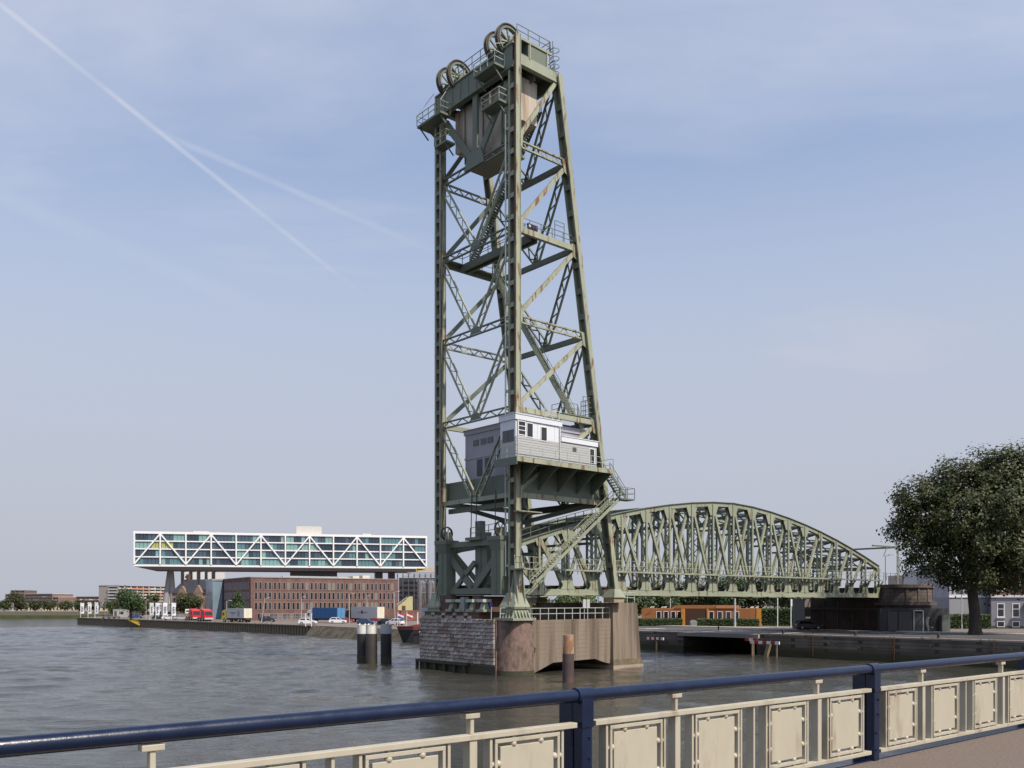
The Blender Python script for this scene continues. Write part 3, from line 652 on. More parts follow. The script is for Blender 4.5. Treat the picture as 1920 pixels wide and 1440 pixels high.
def win(par, s0, s1, z0, z1, t=-2.2, fr=True, bars=0):
    wd = MB(); wd.box(s0, s1, t - .035, t, z0, z1); o = wd.build('window', GLASSD, par)
    if fr:
        f = MB(); e = .07
        f.box(s0 - e, s1 + e, t - .06, t, z1, z1 + e); f.box(s0 - e, s1 + e, t - .06, t, z0 - e, z0); f.box(s0 - e, s0, t - .06, t, z0, z1); f.box(s1, s1 + e, t - .06, t, z0, z1)
        for k in range(bars): z = z0 + (z1 - z0) * (k + 1) / (bars + 1); f.box(s0, s1, t - .055, t - .036, z - .03, z + .03)
        f.build('frame', FRAMEW, o)
    return o
win(cb, -1.45, -.65, 22.65, 23.85, bars=2); win(cb, -.4, .3, 22.55, 23.8); win(cb, 1.4, 2.1, 22.4, 23.65); win(cb, 8.0, 8.6, 20.9, 22.3)
for t0, t1 in ((-1.95, -1.2), (-1.15, -.35)):
    a = MB(); a.box(-1.84, -1.8, t0, t1, 22.2 - .2, 23.1); a.build('window', GLASSD, cb)
pl = empty('cabin_platform'); pl.parent = tower
a = MB(); a.box(-2.2, 10.9, -2.85, .35, 20.25, 20.42); a.build('floor_plate', STEELD, pl)
a = MB(); a.box(-2.2, 10.9, -2.9, -2.82, 20.0, 20.43); a.build('edge_channel', STEELR, pl)
a = MB(); a.box(-2.28, -2.2, -2.9, .4, 19.7, 20.43); a.build('edge_channel', STEELD, pl)
a = MB(); a.box(.2, 12.0, .1, .25, 17.6, 20.2); a.build('main_girder', STEELD, pl)
a = MB(); a.box(.7, .85, .3, TW - .5, 17.7, 19.6); a.build('main_girder', STEELD, pl)
a = MB(); a.box(.2, 12.0, TW - .4, TW - .25, 17.7, 19.6); a.build('main_girder', STEELD, pl)
a = MB(); a.box(.85, 12, .25, TW - .4, 19.45, 19.6); a.build('house_floor', DARKST, pl)
for s in (.6, 3.2, 5.8, 8.4, 10.6):
    a = MB(); a.prism([(.1, 18.0), (.1, 20.2), (-2.75, 20.2), (-2.75, 20.0)], 0, s - .06, s + .06); a.build('bracket', STEELD, pl)
for k in range(11):
    s = -1.8 + k * 1.2; a = MB(); a.prism([(-2.82, 19.98), (-2.82, 20.25), (-1.9, 20.25)], 0, s - .1, s + .1); a.build('floor_bracket', STEELD, pl)
railing('railing', RAILG, [(-2.1, .2, 20.42), (-2.1, -2.8, 20.42), (10.8, -2.8, 20.42), (10.8, -1.2, 20.42)], pl, 1.1, (1.1, .55), 1.6, .022)
# bracing below the platform
for p, q_ in (((.4, .3, 17.5), (5.5, 6, 15.2)), ((12, .3, 17.4), (5.5, 6, 15.2)), ((.4, TW - .4, 17.5), (5.5, 6, 15.2)), ((12, TW - .4, 17.4), (5.5, 6, 15.2))): bar('platform_brace', STEELD, p, q_, .35, .45)
bar('platform_strut', STEELD, (5.5, 6, 19.4), (5.5, 6, 13.6), .9, .9, None, (1, 0, 0))
bar('front_tie', STEELD, (.6, .4, 16.6), (.9, TW - .4, 16.6), .3, .5)
# stairs down from the platform to the bridge walkway
stair('stair_flight', STEELD, (13.4, -1.7, 17.85), (11.0, -1.7, 20.3), (0, .9, 0), tower)
ld = empty('stair_landing'); ld.parent = tower
a = MB(); a.box(12.4, 14.6, -2.3, -1.1, 17.62, 17.78); a.build('landing_plate', STEELD, ld)
railing('railing', STEELD, [(13.6, -1.1, 17.78), (14.6, -1.1, 17.78), (14.6, -2.3, 17.78), (12.4, -2.3, 17.78)], ld, 1.1, (1.1, .55), 1.1, .025)
for e in (-1.2, -2.2): one('bracket', STEELD, ld, 'bar', (12.5, e, 17.6), (11.6, -.3, 16.4), .12, .14)
stair('stair_flight', STEEL, (.9, -1.6, 8.9), (12.6, -1.6, 17.7), (0, .95, 0), tower)
ld = empty('stair_landing'); ld.parent = tower
a = MB(); a.box(-.6, 3.0, -.95, -.5, 10.1, 10.22); a.box(-.6, .2, -2.0, -.95, 10.1, 10.22); a.build('landing_plate', STEEL, ld)
railing('railing', STEEL, [(-.55, -.6, 10.2), (-.55, -2.0, 10.2), (.8, -2.0, 10.2)], ld, 1.1, (1.1, .55), .8, .025)
a = MB(); a.box(-.6, 2.4, -1.3, -.55, 15.6, 15.7); a.build('landing_plate', STEELR, ld)

# ================================================================ FIXED ARCHED TRUSS SPAN
span = empty('truss_bridge_span', (BO.x, BO.y, 0), BRZ, 'long green arched steel truss railway span running from the tower to the right bank', 'railway bridge')
NP, S0, PP, ZB = 18, .4, 4.07, 7.8
ns = [S0 + PP * i for i in range(NP + 1)]
def hh(s): return 11.5 - 6.8 * abs((s - 37) / 36.63) ** 1.7
for t in (1.7, 10.3):
    near = t < 5; m = STEEL; sgn = -1 if near else 1
    a = MB(); a.box(ns[0] - .3, ns[-1] + .3, t - .3, t + .3, ZB, ZB + .55); ch = a.build('bottom_chord', m, span)
    a = MB(); a.box(ns[0] - .3, ns[-1] + .3, t - .42, t + .42, ZB - .07, ZB); a.build('bottom_flange', m, ch)
    tc_ = []
    for i in range(NP):
        p, q_ = V((ns[i], t, ZB + hh(ns[i]))), V((ns[i + 1], t, ZB + hh(ns[i + 1]))); tc_.append((p, q_))
        d = (q_ - p).normalized()
        bar('top_chord', m, p - d * .05 - V((0, 0, .27)), q_ + d * .05 - V((0, 0, .27)), .5, .5, span)
        bar('chord_cover_plate', STEELD, p - d * .06, q_ + d * .06, .8, .06, span)
    for i in range(NP + 1):
        s, zt = ns[i], ZB + hh(ns[i])
        for e in (-.26, .26) if near else (.26,):     # haunched gusset plates at the bottom nodes
            a = MB(); wd = 1.0 if 0 < i < NP else .6
            a.prism([(s - 1.2 * wd, ZB + .5), (s + 1.2 * wd, ZB + .5), (s + .98 * wd, ZB + .6), (s + .8 * wd, ZB + .85), (s + .52 * wd, ZB + 2.05), (s - .52 * wd, ZB + 2.05), (s - .8 * wd, ZB + .85), (s - .98 * wd, ZB + .6)], 1, t + e - .04, t + e + .04); a.build('gusset_plate', m, span)
            tp = 1.0 if 2 <= i <= 13 else .5
            a = MB(); a.prism([(s - 1.05 * tp, zt - .5), (s + 1.05 * tp, zt - .5), (s + .5 * tp, zt - .5 - 1.15 * tp), (s - .5 * tp, zt - .5 - 1.15 * tp)], 1, t + e - .035, t + e + .035); a.build('gusset_plate', m, span)
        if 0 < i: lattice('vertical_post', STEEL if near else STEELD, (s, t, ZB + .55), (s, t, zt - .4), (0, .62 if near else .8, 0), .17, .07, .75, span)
    for i in range(NP):
        z0, z1 = ZB + .9, lambda k: ZB + hh(ns[k]) - .55
        wd = .5 if i < 4 else .34
        sh = .16 if near else 0
        if i <= 12: bar('diagonal', m, (ns[i] + .25, t - sh, z1(i)), (ns[i + 1] - .3, t - sh, z0), .22, wd, span)
        if i >= 3: bar('diagonal', m, (ns[i + 1] - .25, t + .1 + (0 if near else .1), z1(i + 1)), (ns[i] + .3, t + .1, z0), .2, .34 if i < 13 else .46, span)
# cross girders, sway frames and lateral bracing
for i, s in enumerate(ns):
    a = MB(); a.box(s - .16, s + .16, 2.0, 10.0, ZB + .15, ZB + .95); a.box(s - .3, s + .3, 2.0, 10.0, ZB + .10, ZB + .16); a.build('cross_girder', DARKST, span)
    zt = ZB + hh(s)
    if i > 0:
        d = min(2.6, hh(s) - 4.0)
        bar('top_strut', STEELD, (s, 1.95, zt - .3), (s, 10.05, zt - .3), .25, .35, span)
        if d > .7:
            bar('top_strut', STEELD, (s, 1.95, zt - d), (s, 10.05, zt - d), .2, .26, span)
            for k in range(4):
                t0 = 2 + k * 2; z = (zt - .4, zt - d + .1) if k % 2 else (zt - d + .1, zt - .4)
                bar('sway_brace', STEELD, (s, t0, z[0]), (s, t0 + 2, z[1]), .1, .16, span)
    if i < NP:
        z2 = ZB + hh(ns[i + 1]) - .3
        bar('lateral_brace', STEELD, (s, 2, zt - .3), (ns[i + 1], 10, z2), .16, .2, span); bar('lateral_brace', STEELD, (s, 10, zt - .3), (ns[i + 1], 2, z2), .16, .2, span)
for t in (3.3, 5.1, 6.9, 8.7):
    a = MB(); a.box(ns[0], ns[-1], t - .14, t + .14, ZB + .2, ZB + .7); a.build('stringer', DARKST, span)
a = MB(); a.box(ns[0], ns[-1], 3.0, 9.0, ZB + .71, ZB + .80); a.build('track_deck', DARKST, span)
for t in (3.45, 4.95, 7.05, 8.55): a = MB(); a.box(ns[0], ns[-1], t - .04, t + .04, ZB + .8, ZB + .95); a.build('rail', RUST, span)
# side walkway
wk = empty('side_walkway'); wk.parent = span
a = MB(); a.box(3.0, ns[-1], .66, 1.3, 10.2, 10.38); a.build('walkway_floor', STEEL, wk)
railing('railing', STEEL, [(3.0, .66, 10.38), (ns[-1], .66, 10.38)], wk, 1.08, (1.08, .55), 2.035, .03)
for s in ns[1:]: one('bracket', STEELD, wk, 'bar', (s, .7, 10.15), (s, 1.55, 9.2), .1, .14)
a = MB(); a.box(40, ns[-1], 10.9, 11.5, 10.2, 10.38); a.build('walkway_floor', STEELD, wk)
railing('railing', STEELD, [(20.0, 11.5, 10.38), (ns[-1], 11.5, 10.38)], wk, 1.08, (1.08, .55), 2.035, .03)
railing('railing', STEELD, [(s, 1.35, ZB + hh(s) + .02) for s in (.2, 2, 4.5, 7, 9.5, 12)], span, 1.1, (1.1, .55), 1.3, .03)
railing('railing', STEELD, [(-.3, 2.6, 13.6), (-.3, 6.5, 13.4)], span, 1.1, (1.1, .55), 1.1, .03)
# end portal facing the river with the small guide wheels
for t in (1.75, 10.45):
    po = empty('portal_post'); po.parent = span
    a = MB(); a.box(-.9, .3, t - .72, t + .72, ZB - .1, 13.0); a.build('column', STEELD, po)
    a = MB(); a.add([(-.9, t - .72, 12.0), (.3, t - .72, 12.0), (.3, t + .72, 12.0), (-.9, t + .72, 12.0), (-1.15, t - .95, 13.0), (.5, t - .95, 13.0), (.5, t + .95, 13.0), (-1.15, t + .95, 13.0)], MB.BF); a.build('flared_head', STEELD, po)
    a = MB(); a.box(-1.2, .5, t - 1.0, t + 1.0, 13.0, 13.4); a.build('head_plate', STEELD, po)
    a = MB(); a.box(-.96, -.9, t - .06, t + .06, ZB, 12.0); a.build('seam_strip', STEELD, po)
    for e in (-.42, .42): a = MB(); a.prism([(-.85, 13.4), (.2, 13.4), (-.15, 14.3), (-.5, 14.3)], 1, t + e - .07, t + e + .07); a.build('wheel_stand', STEEL, po)
    a = MB(); a.ring((-.32, t, 14.15), .62, .74, .1, 1, 24); a.build('guide_wheel', DARKST, po)
    for k in range(6):
        an = k * math.pi / 3; one('spoke', STEELD, po, 'bar', (-.32, t, 14.15), (-.32 + .66 * math.cos(an), t, 14.15 + .66 * math.sin(an)), .06, .08, (0, 1, 0))
bar('portal_beam', STEELD, (-.2, 2.4, 12.9), (-.2, 9.8, 12.9), .6, .55, span); bar('portal_beam', STEELD, (-.2, 2.4, 8.1), (-.2, 9.8, 8.1), .5, .6, span)
bar('portal_diagonal', STEELD, (-.2, 9.7, 11.4), (-.2, 6.1, 8.3), .3, .75, span); bar('portal_diagonal', STEELD, (-.2, 9.4, 8.2), (-.2, 5.9, 11.0), .3, .5, span)
bar('portal_diagonal', STEELD, (-.2, 2.5, 11.4), (-.2, 6.1, 8.3), .3, .75, span)
for t, zz in ((5.9, 15.2), (4.9, 14.0)): bar('inner_post', STEELD, (.5, t, 8.0), (.5, t, zz), .9, .6, span, (1, 0, 0))
a = MB(); a.box(-.9, .5, 4.3, 6.6, 13.2, 13.5); a.build('portal_deck', STEELD, span)
for t in (2.6, 5.6, 6.4): one('cable', DARKST, span, 'tube', (-.3, t, 13.4), (-.2, t, 18), .05, 6)
# bearings between the span and the pier
for t in (3.5, 5.2, 6.9, 8.6):
    br = empty('bearing'); br.parent = span
    a = MB(); a.box(-1.5, -.4, t - .5, t + .5, 7.0, 7.3); a.build('cap', RAILG, br)
    a = MB(); a.prism([(-1.3, 6.3), (-.5, 6.3), (-.75, 7.0), (-1.05, 7.0)], 1, t - .3, t + .3); a.build('rocker', STEEL, br)
    a = MB(); a.box(-1.5, -.3, t - .55, t + .55, 6.05, 6.3); a.build('base', STEEL, br)

# ================================================================ PIER
pier = empty('bridge_pier', (BO.x, BO.y, 0), BRZ, 'massive weathered pier of stone, brick and concrete standing in the water under the tower', 'bridge pier')
f0, f1 = V((-1.65, .85, 0)), V((-1.1, 14.2, 0)); fd = (f1 - f0).normalized(); fn = V((-fd.y, fd.x, 0)); fl = (f1 - f0).length
a = MB(); q = [f0 + V((0, 0, 0)), V((2.25, .85, 0)), V((2.25, 14.2, 0)), f1]
a.add([(p.x, p.y, -1.5) for p in q] + [(p.x, p.y, 5.22) for p in q], MB.BF); a.build('front_block', CONCP, pier)
a = MB(); q = [f0 + fd * 2.9 + V((.1, 0, 0)), V((4.2, 3.2, 0)), V((4.2, 13.4, 0)), f1 - fd * .8 + V((.1, 0, 0))]
a.add([(p.x, p.y, 5.22) for p in q] + [(p.x, p.y, 5.98) for p in q], MB.BF); a.build('upper_course', BRICKD, pier)
a = MB(); q = [f0 + fd * 2.8, V((4.3, 3.1, 0)), V((4.3, 13.5, 0)), f1 - fd * .7]
a.add([(p.x, p.y, 5.98) for p in q] + [(p.x, p.y, 6.05) for p in q], MB.BF); a.build('coping', CONCP, pier)
a = MB(); a.box(-.9, 3.5, 4.3, 5.4, 6.05, 7.6); a.box(-.9, 3.5, 9.0, 10.6, 6.05, 7.7); a.build('brick_plinth', BRICKD, pier)
a = MB(); a.box(-.6, 3.5, 6.6, 8.4, 6.05, 7.3); a.build('brick_plinth', BRICKD, pier)
# facing stones, each its own piece
sm = []
for m in STONES:
    a = MB(); a.add([(x_, y_, z_) for y_, e_ in ((-.5, .5), (.2, .5), (.5, .44)) for x_, z_ in ((-e_, -e_), (e_, -e_), (e_, e_), (-e_, e_))], [(0, 1, 2, 3), (11, 10, 9, 8)] + [(j * 4 + i, j * 4 + (i + 1) % 4, j * 4 + 4 + (i + 1) % 4, j * 4 + 4 + i) for j in (0, 1) for i in range(4)])
    me = bpy.data.meshes.new('stone'); me.from_pydata(a.v, [], a.f); me.materials.append(m); sm.append(me)
fang = math.atan2(fd.y, fd.x)
z = .95; row = 0
while z < 5.0:
    h = random.choice((.36, .42, .47)); x = .12 - (row % 2) * 0; first = True
    while x < fl - .15:
        Ln = random.uniform(.6, 1.45) if not first or row % 2 else .55; first = False
        Ln = min(Ln, fl - .1 - x)
        if Ln > .2:
            o = bpy.data.objects.new('stone', random.choices(sm, (4, 4, 3, 2))[0]); sc.collection.objects.link(o); o.parent = pier
            c = f0 + fd * (x + Ln / 2) + fn * random.uniform(.02, .07); o.location = (c.x, c.y, z + h / 2)
            o.rotation_euler = (0, random.uniform(-.006, .006), fang + random.uniform(-.012, .012)); o.scale = (Ln - random.uniform(.03, .06), .22, h - random.uniform(.03, .05))
        x += Ln
    z += h; row += 1
for k in range(13):                                # upper course of facing stones
    o = bpy.data.objects.new('stone', random.choice(sm)); sc.collection.objects.link(o); o.parent = pier
    x = 4.3 + k * .66; c = f0 + fd * x + V((.05, 0, 0)); o.location = (c.x, c.y, 5.5 + (.3 if k % 3 == 1 else 0)); o.rotation_euler = (0, 0, fang); o.scale = (.6, .2, .28)
# timber fender along the waterline
fe = empty('timber_fender'); fe.parent = pier
def fp(x, o_, z): c = f0 + fd * x + fn * o_; return (c.x, c.y, z)
one('rail', ALGAE, fe, 'bar', fp(4.2, .38, .85), fp(fl + .1, .38, .85), .3, .28)
for k in range(6): one('post', ALGAE, fe, 'bar', fp(4.7 + k * 1.75, .3, -1), fp(4.7 + k * 1.75, .3, .75), .26, .26)
a = MB()
q = [f0 + fn * .012, f1 + fn * .012]
a.bar(fp(.05, .02, -.2), fp(fl, .02, -.2), .06, 2.0); a.build('tide_growth', ALGAE, pier)
# round corner column
a = MB(); a.tube((.45, .65, -1.5), (.45, .65, 5.2), 2.0, 40, 1.9); a.build('corner_column', CONCP, pier)
a = MB(); a.tube((.45, .65, -1.4), (.45, .65, .45), 2.03, 40, 2.0, False); a.build('tide_growth', ALGAE, pier)
a = MB(); a.tube((.45, .65, 5.2), (.45, .65, 5.3), 1.97, 40); a.build('column_cap', CONCP, pier)
# side wall with the low opening, both sides
for t0, t1 in ((.35, 1.3), (11.3, 12.2)):
    a = MB(); a.prism([(2.3, .05), (2.9, .05), (5.4, .95), (11.4, 1.1), (13.0, .62), (14.2, .45), (14.2, 5.28), (2.3, 5.2)], 1, t0, t1); a.build('side_wall', CONC, pier)
for k in range(9):                               # board marks of the shuttering
    z = 1.45 + k * .43
    a = MB(); a.box(2.6, 13.6, .34, .352, z, z + .03); a.build('shutter_line', mat('dark_shutter_joint', (.19, .145, .11), .95, 0, .3, 1), pier)
a = MB(); a.box(2.3, 14.2, 1.3, 11.3, 4.6, 5.15); a.build('pier_floor', CONCP, pier)
a = MB(); a.add([(13.7, -.15, -1.5), (18.3, -.15, -1.5), (18.3, 12.6, -1.5), (13.7, 12.6, -1.5), (13.85, .1, 6.95), (17.7, .1, 6.95), (17.7, 12.3, 6.95), (13.85, 12.3, 6.95)], MB.BF); a.build('rear_block', CONC, pier)
a = MB(); a.box(13.62, 18.4, -.22, 12.7, -1.5, .3); a.build('rear_footing', mat('pale_wet_concrete', (.33, .26, .2), .9, 0, .2), pier)
a = MB(); a.add([(13.68, -.17, .3), (18.2, -.17, .3), (18.2, 12.6, .3), (13.68, 12.6, .3), (13.70, -.15, .95), (18.13, -.15, .95), (18.13, 12.58, .95), (13.70, 12.58, .95)], MB.BF); a.build('tide_growth', mat('mossy_concrete', (.13, .11, .06), .95, 0, .35, 1.2, c2=(.2, .15, .11), amt=(.45, .6), s2=1.5), pier)
railing('railing', RAILG, [(-1.4, .5, 5.3), (1.0, -.8, 5.3), (2.6, .45, 5.25), (13.8, .5, 5.28)], pier, 1.15, (1.15, .6), 1.15, .035)
railing('railing', RAILG, [(14.0, .3, 6.95), (17.5, .3, 6.95)], pier, 1.1, (1.1, .55), 1.2, .03)
railing('railing', RAILG, [(13.9, .5, 5.2), (13.9, .6, 6.9)], pier, 1.15, (1.15,), 1, .03)
for k in range(2): a = MB(); a.box(9.8 + k * .55, 10.25 + k * .55, .5, .58, 6.4, 7.3); a.bar((10.0 + k * .5, .54, 5.2), (10.0 + k * .5, .54, 6.5), .06, .06); a.build('notice_board', LIGHTG, pier)
sg_ = empty('round_sign'); sg_.parent = pier
one('pole', LIGHTG, sg_, 'bar', (-1.6, 1.6, 5.2), (-1.6, 1.6, 6.9), .06, .06); one('disc', mat('sign_blue', (.02, .05, .3), .4), sg_, 'tube', (-1.64, 1.6, 6.75), (-1.68, 1.6, 6.75), .22, 16)
a = MB(); a.box(-1.5, -.9, 6.0, 6.6, 6.05, 7.5); a.build('control_box', mat('grey_control_box', (.26, .28, .26), .5), pier)
a = MB(); a.box(-.3, .9, 13.9, 15.0, 3.2, 6.4); a.build('lift_cage', mat('pale_blue_grey', (.38, .43, .48), .5), pier)
# weeds growing from the masonry
def weed(parent, loc, r, n, m=None):
    a = MB(); rn = random.Random(int(loc[0] * 91 + loc[1] * 17 + n))
    for k in range(n):
        d = V((rn.gauss(0, 1), rn.gauss(0, 1), rn.gauss(0, 1))).normalized() * r * rn.uniform(.2, 1); c = V(loc) + d
        x = V((rn.gauss(0, 1), rn.gauss(0, 1), rn.gauss(0, 1))).normalized() * r * .28; y = x.orthogonal().normalized() * r * .13
        a.add([c - x, c + y, c + x, c - y], [(0, 1, 2, 3)])
    return a.build('weed', m or LEAFG, parent, kind='stuff')
weed(pier, (2.75, .25, 2.3), .35, 50); weed(pier, (2.6, .3, 2.9), .25, 30); weed(pier, (-1.2, 14.0, 4.0), .35, 40)

# ---------------------------------------------------------------- mooring piles
def pile(loc, r, ztop, zw, mlow, mtop, label, group, cat='mooring pile'):
    e = empty('mooring_pile', (loc[0], loc[1], 0), 0, label, cat, group)
    a = MB(); a.tube((0, 0, -2), (0, 0, zw), r, 32); a.build('shaft', mlow, e)
    a = MB(); a.tube((0, 0, zw), (0, 0, ztop), r * 1.005, 32); a.build('painted_head', mtop, e)
    a = MB(); a.tube((0, 0, ztop), (0, 0, ztop + .06), r * 1.04, 32); a.build('cap', mtop, e)
    a = MB(); a.ring((0, 0, .25), r * .9, r * 1.012, .45, 2, 32); a.build('tide_growth', ALGAE, e)
    for k in range(2): a = MB(); a.tube((r * .5 * (-1) ** k, -.1, ztop + .06), (r * .5 * (-1) ** k, -.1, ztop + .22), .09, 8); a.build('bollard', mtop, e)
    return e
PWHT = mat('pile_white_paint', (.74, .72, .66), .6, 0, .08, 1.2)
PSHADE = mat('pile_shaded_white_paint', (.40, .42, .46), .6, 0, .08, 1.2)  # white head paint greyed for the shadow falling on the right pile
g3 = 'group of three mooring piles'
for x, y, r, zt_, m, mt, lab in ((695, 1247, .64, 0, BLKB, PWHT, 'white topped dark brown mooring pile, nearest and middle one of the three in the river'),
                                (678, 1241, .64, 0, BLK, PWHT, 'white topped black mooring pile, leftmost of the three in the river'),
                                (722.5, 1243, .64, 0, BLK, PSHADE, 'white topped black mooring pile, shadow painted on its head, rightmost of the three in the river')):
    p = G(x, y, 0); ztp = CZ - (1173 - HY) * p.y / F; zw = CZ - (1188.5 - HY) * p.y / F
    pile((p.x, p.y + r), r, ztp, zw, m, mt, lab, g3)
p = G(1066, 1280, 0); e = empty('mooring_pile', (p.x, p.y + .5, 0), 0, 'single rusty mooring pile with orange brown top in front of the pier', 'mooring pile')
PR = mat('pale_rust_flakes', (.30, .15, .08), .8, 0, .4, 2, c2=(.50, .40, .32), amt=(.47, .58), s2=1.4, stretch=(1, 1, .3)); PB = mat('purple_brown_pile', (.075, .05, .048), .7, 0, .3, .9, c2=(.11, .06, .045), amt=(.5, .65))
a = MB(); a.tube((0, 0, -2), (0, 0, 2.5), .5, 28); a.build('shaft', PB, e)
a = MB(); a.tube((0, 0, 2.5), (0, 0, 4.15), .485, 28, .47); a.build('rusted_head', PR, e)

# ================================================================ VEGETATION
def foliage(name, lobes, n, leaf, m, parent, seed=1, clump=10, spread=1.6, inner=.35):
    rg = np.random.default_rng(seed)
    L = np.array([[*c, *r] for c, r in lobes], float); wt = (L[:, 3] * L[:, 4] * L[:, 5]) ** .67; wt /= wt.sum()
    nc = max(1, n // clump); li = rg.choice(len(L), nc, p=wt)
    d = rg.normal(size=(nc, 3)); d /= np.linalg.norm(d, axis=1)[:, None]
    rr = inner + (1 - inner) * rg.random(nc) ** .55
    rr *= 1 + rg.normal(size=nc) * .06
    cc = L[li, :3] + d * rr[:, None] * L[li, 3:]
    c = np.repeat(cc, clump, 0) + rg.normal(size=(nc * clump, 3)) * leaf * spread
    k = len(c)
    cen = np.average(L[:, :3], axis=0, weights=wt); out = np.repeat(d, clump, 0) * .55 + (c - cen) / (np.linalg.norm(c - cen, axis=1)[:, None] + 1e-6) * .35
    nrm = out + [0, 0, .45] + rg.normal(size=(k, 3)) * .42
    a = np.cross(nrm, rg.normal(size=(k, 3))); a /= np.linalg.norm(a, axis=1)[:, None] + 1e-9
    b = np.cross(nrm, a); b /= np.linalg.norm(b, axis=1)[:, None]
    sz = leaf * rg.uniform(.6, 1.3, k)[:, None]
    v = np.stack([c - a * sz, c + b * sz * .55 - a * sz * .1, c + a * sz, c - b * sz * .55 - a * sz * .1], 1).reshape(-1, 3)
    me = bpy.data.meshes.new(name); me.vertices.add(4 * k); me.vertices.foreach_set('co', v.ravel())
    me.loops.add(4 * k); me.loops.foreach_set('vertex_index', np.arange(4 * k)); me.polygons.add(k)
    me.polygons.foreach_set('loop_start', np.arange(0, 4 * k, 4)); me.polygons.foreach_set('loop_total', np.full(k, 4)); me.update(); me.validate()
    me.materials.append(m); o = bpy.data.objects.new(name, me); sc.collection.objects.link(o); o.parent = parent; return o
def limb(mb, pts, rs, n=8):
    for (a, b), (r0, r1) in zip(zip(pts, pts[1:]), zip(rs, rs[1:])): mb.tube(a, b, r0, n, r1)
def tree(loc, h, r, label, n=2500, leaf=.3, m=None, group=None, shape='round', trunk=.3, seed=1, name='leafy_tree'):
    e = empty(name, loc, 0, label, 'tree', group); rn = random.Random(seed)
    t = MB(); top = h * .55
    limb(t, [(0, 0, -.1), (rn.uniform(-.1, .1), 0, h * .3), (rn.uniform(-.2, .2), rn.uniform(-.2, .2), top)], [h * .022 + .08, h * .017 + .05, .06])
    for k in range(5):
        an = k * 1.26 + rn.random(); z = h * (.28 + .06 * k); limb(t, [(0, 0, z), (math.cos(an) * r * .4, math.sin(an) * r * .4, z + h * .12), (math.cos(an) * r * .7, math.sin(an) * r * .7, z + h * .25)], [.1, .06, .03], 6)
    t.build('trunk', BARK, e)
    lobes = []
    if shape == 'cone':
        for k in range(7):
            f = k / 6; lobes.append(((rn.uniform(-.2, .2) * r, rn.uniform(-.2, .2) * r, h * (.22 + .68 * f)), (r * (1 - .75 * f),) * 2 + (h * .13,)))
    else:
        lobes.append(((0, 0, h * .62), (r * .75, r * .75, h * .33)))
        for k in range(8):
            an = k * .785 + rn.random() * .6; q = rn.uniform(.4, .62); lobes.append(((math.cos(an) * r * q, math.sin(an) * r * q, h * rn.uniform(.42, .82)), (r * rn.uniform(.34, .5),) * 2 + (h * rn.uniform(.13, .2),)))
    foliage('crown', lobes, n, leaf, m or LEAFG, e, seed)
    return e

# the big plane tree on the right quay
tp = G(1829, 1186, RZ + .3)
big = empty('plane_tree', (tp.x, tp.y, RZ), 0, 'large dark spreading tree on the quay at the right edge', 'tree')
sx = lambda x: (x - 1829) / F * tp.y
sz = lambda y: CZ + (HY - y) / F * tp.y - RZ
t = MB()
limb(t, [(0, 0, -.3), (-.05, 0, .7), (-.1, 0, 3), (sx(1822), .2, sz(1090)), (sx(1826), .3, sz(1040)), (sx(1838), 0, sz(960)), (sx(1850), 0, sz(890))], [1.05, .78, .68, .58, .42, .25, .1], 14)
for pts, rs in (([(sx(1823), 0, sz(1100)), (sx(1790), -1, sz(1040)), (sx(1745), -2, sz(985)), (sx(1705), -2, sz(950))], [.4, .28, .16, .06]),
                ([(sx(1824), 0, sz(1085)), (sx(1870), 1, sz(1020)), (sx(1920), 2, sz(960)), (sx(1970), 2, sz(930))], [.42, .3, .2, .08]),
                ([(sx(1826), 0, sz(1050)), (sx(1800), 3, sz(980)), (sx(1780), 4, sz(910))], [.3, .2, .08]), ([(sx(1830), 0, sz(1030)), (sx(1860), -3, sz(960)), (sx(1890), -4, sz(900))], [.3, .2, .08]),
                ([(sx(1826), 0, sz(1060)), (sx(1780), 2, sz(1050)), (sx(1735), 3, sz(1040))], [.22, .14, .05]), ([(sx(1826), 0, sz(1075)), (sx(1800), -4, sz(1030)), (sx(1790), -6, sz(980))], [.26, .16, .06])):
    limb(t, pts, rs, 8)
t.build('trunk', BARK, big)
lob = []
for x, y, dy, r in ((1715, 930, 0, 3.1), (1700, 965, -1, 2.4), (1735, 985, 2, 4.0), (1708, 1010, 0, 2.6), (1745, 1035, -1, 3.0), (1735, 1055, 2, 2.2), (1765, 925, 1, 3.6), (1790, 890, 0, 3.3), (1780, 970, -3, 4.4), (1820, 905, 3, 4.2), (1845, 868, 0, 2.6), (1870, 880, -2, 3.4), (1900, 870, 1, 2.6), (1915, 905, -2, 3.6),
                    (1850, 950, -4, 4.4), (1890, 985, 2, 4.6), (1810, 1015, -3, 3.8), (1850, 1035, 2, 3.8), (1775, 1060, 1, 1.9), (1895, 1050, -3, 3.6), (1945, 960, 0, 5), (1960, 1040, 0, 4.4), (1990, 990, 0, 5), (1870, 1078, 0, 2.4), (1925, 1085, -2, 2.4), (1808, 1068, -2, 2.0), (1795, 1085, 2, 1.7), (1865, 1098, 1, 2.0), (1900, 1095, 2, 2.2), (1760, 1075, 0, 1.4), (1840, 1085, 4, 2.0), (1722, 1048, -1, 1.8), (1935, 872, 0, 3.6), (1965, 905, 1, 5.0), (1890, 1085, -3, 2.6), (1915, 1060, 2, 3.2), (1880, 925, 3, 4.2), (1850, 905, -2, 3.6), (1810, 940, 0, 4.6), (1820, 1085, -3, 1.8), (1860, 1000, 0, 4.6), (1690, 985, 1, 2.2), (1770, 1000, 0, 4.0)):
    lob.append(((sx(x), dy, sz(y)), (r * .86, r * .86, r * .70)))
foliage('crown', lob, 78000, .22, LEAF, big, 5, 40, 2.3, .62)

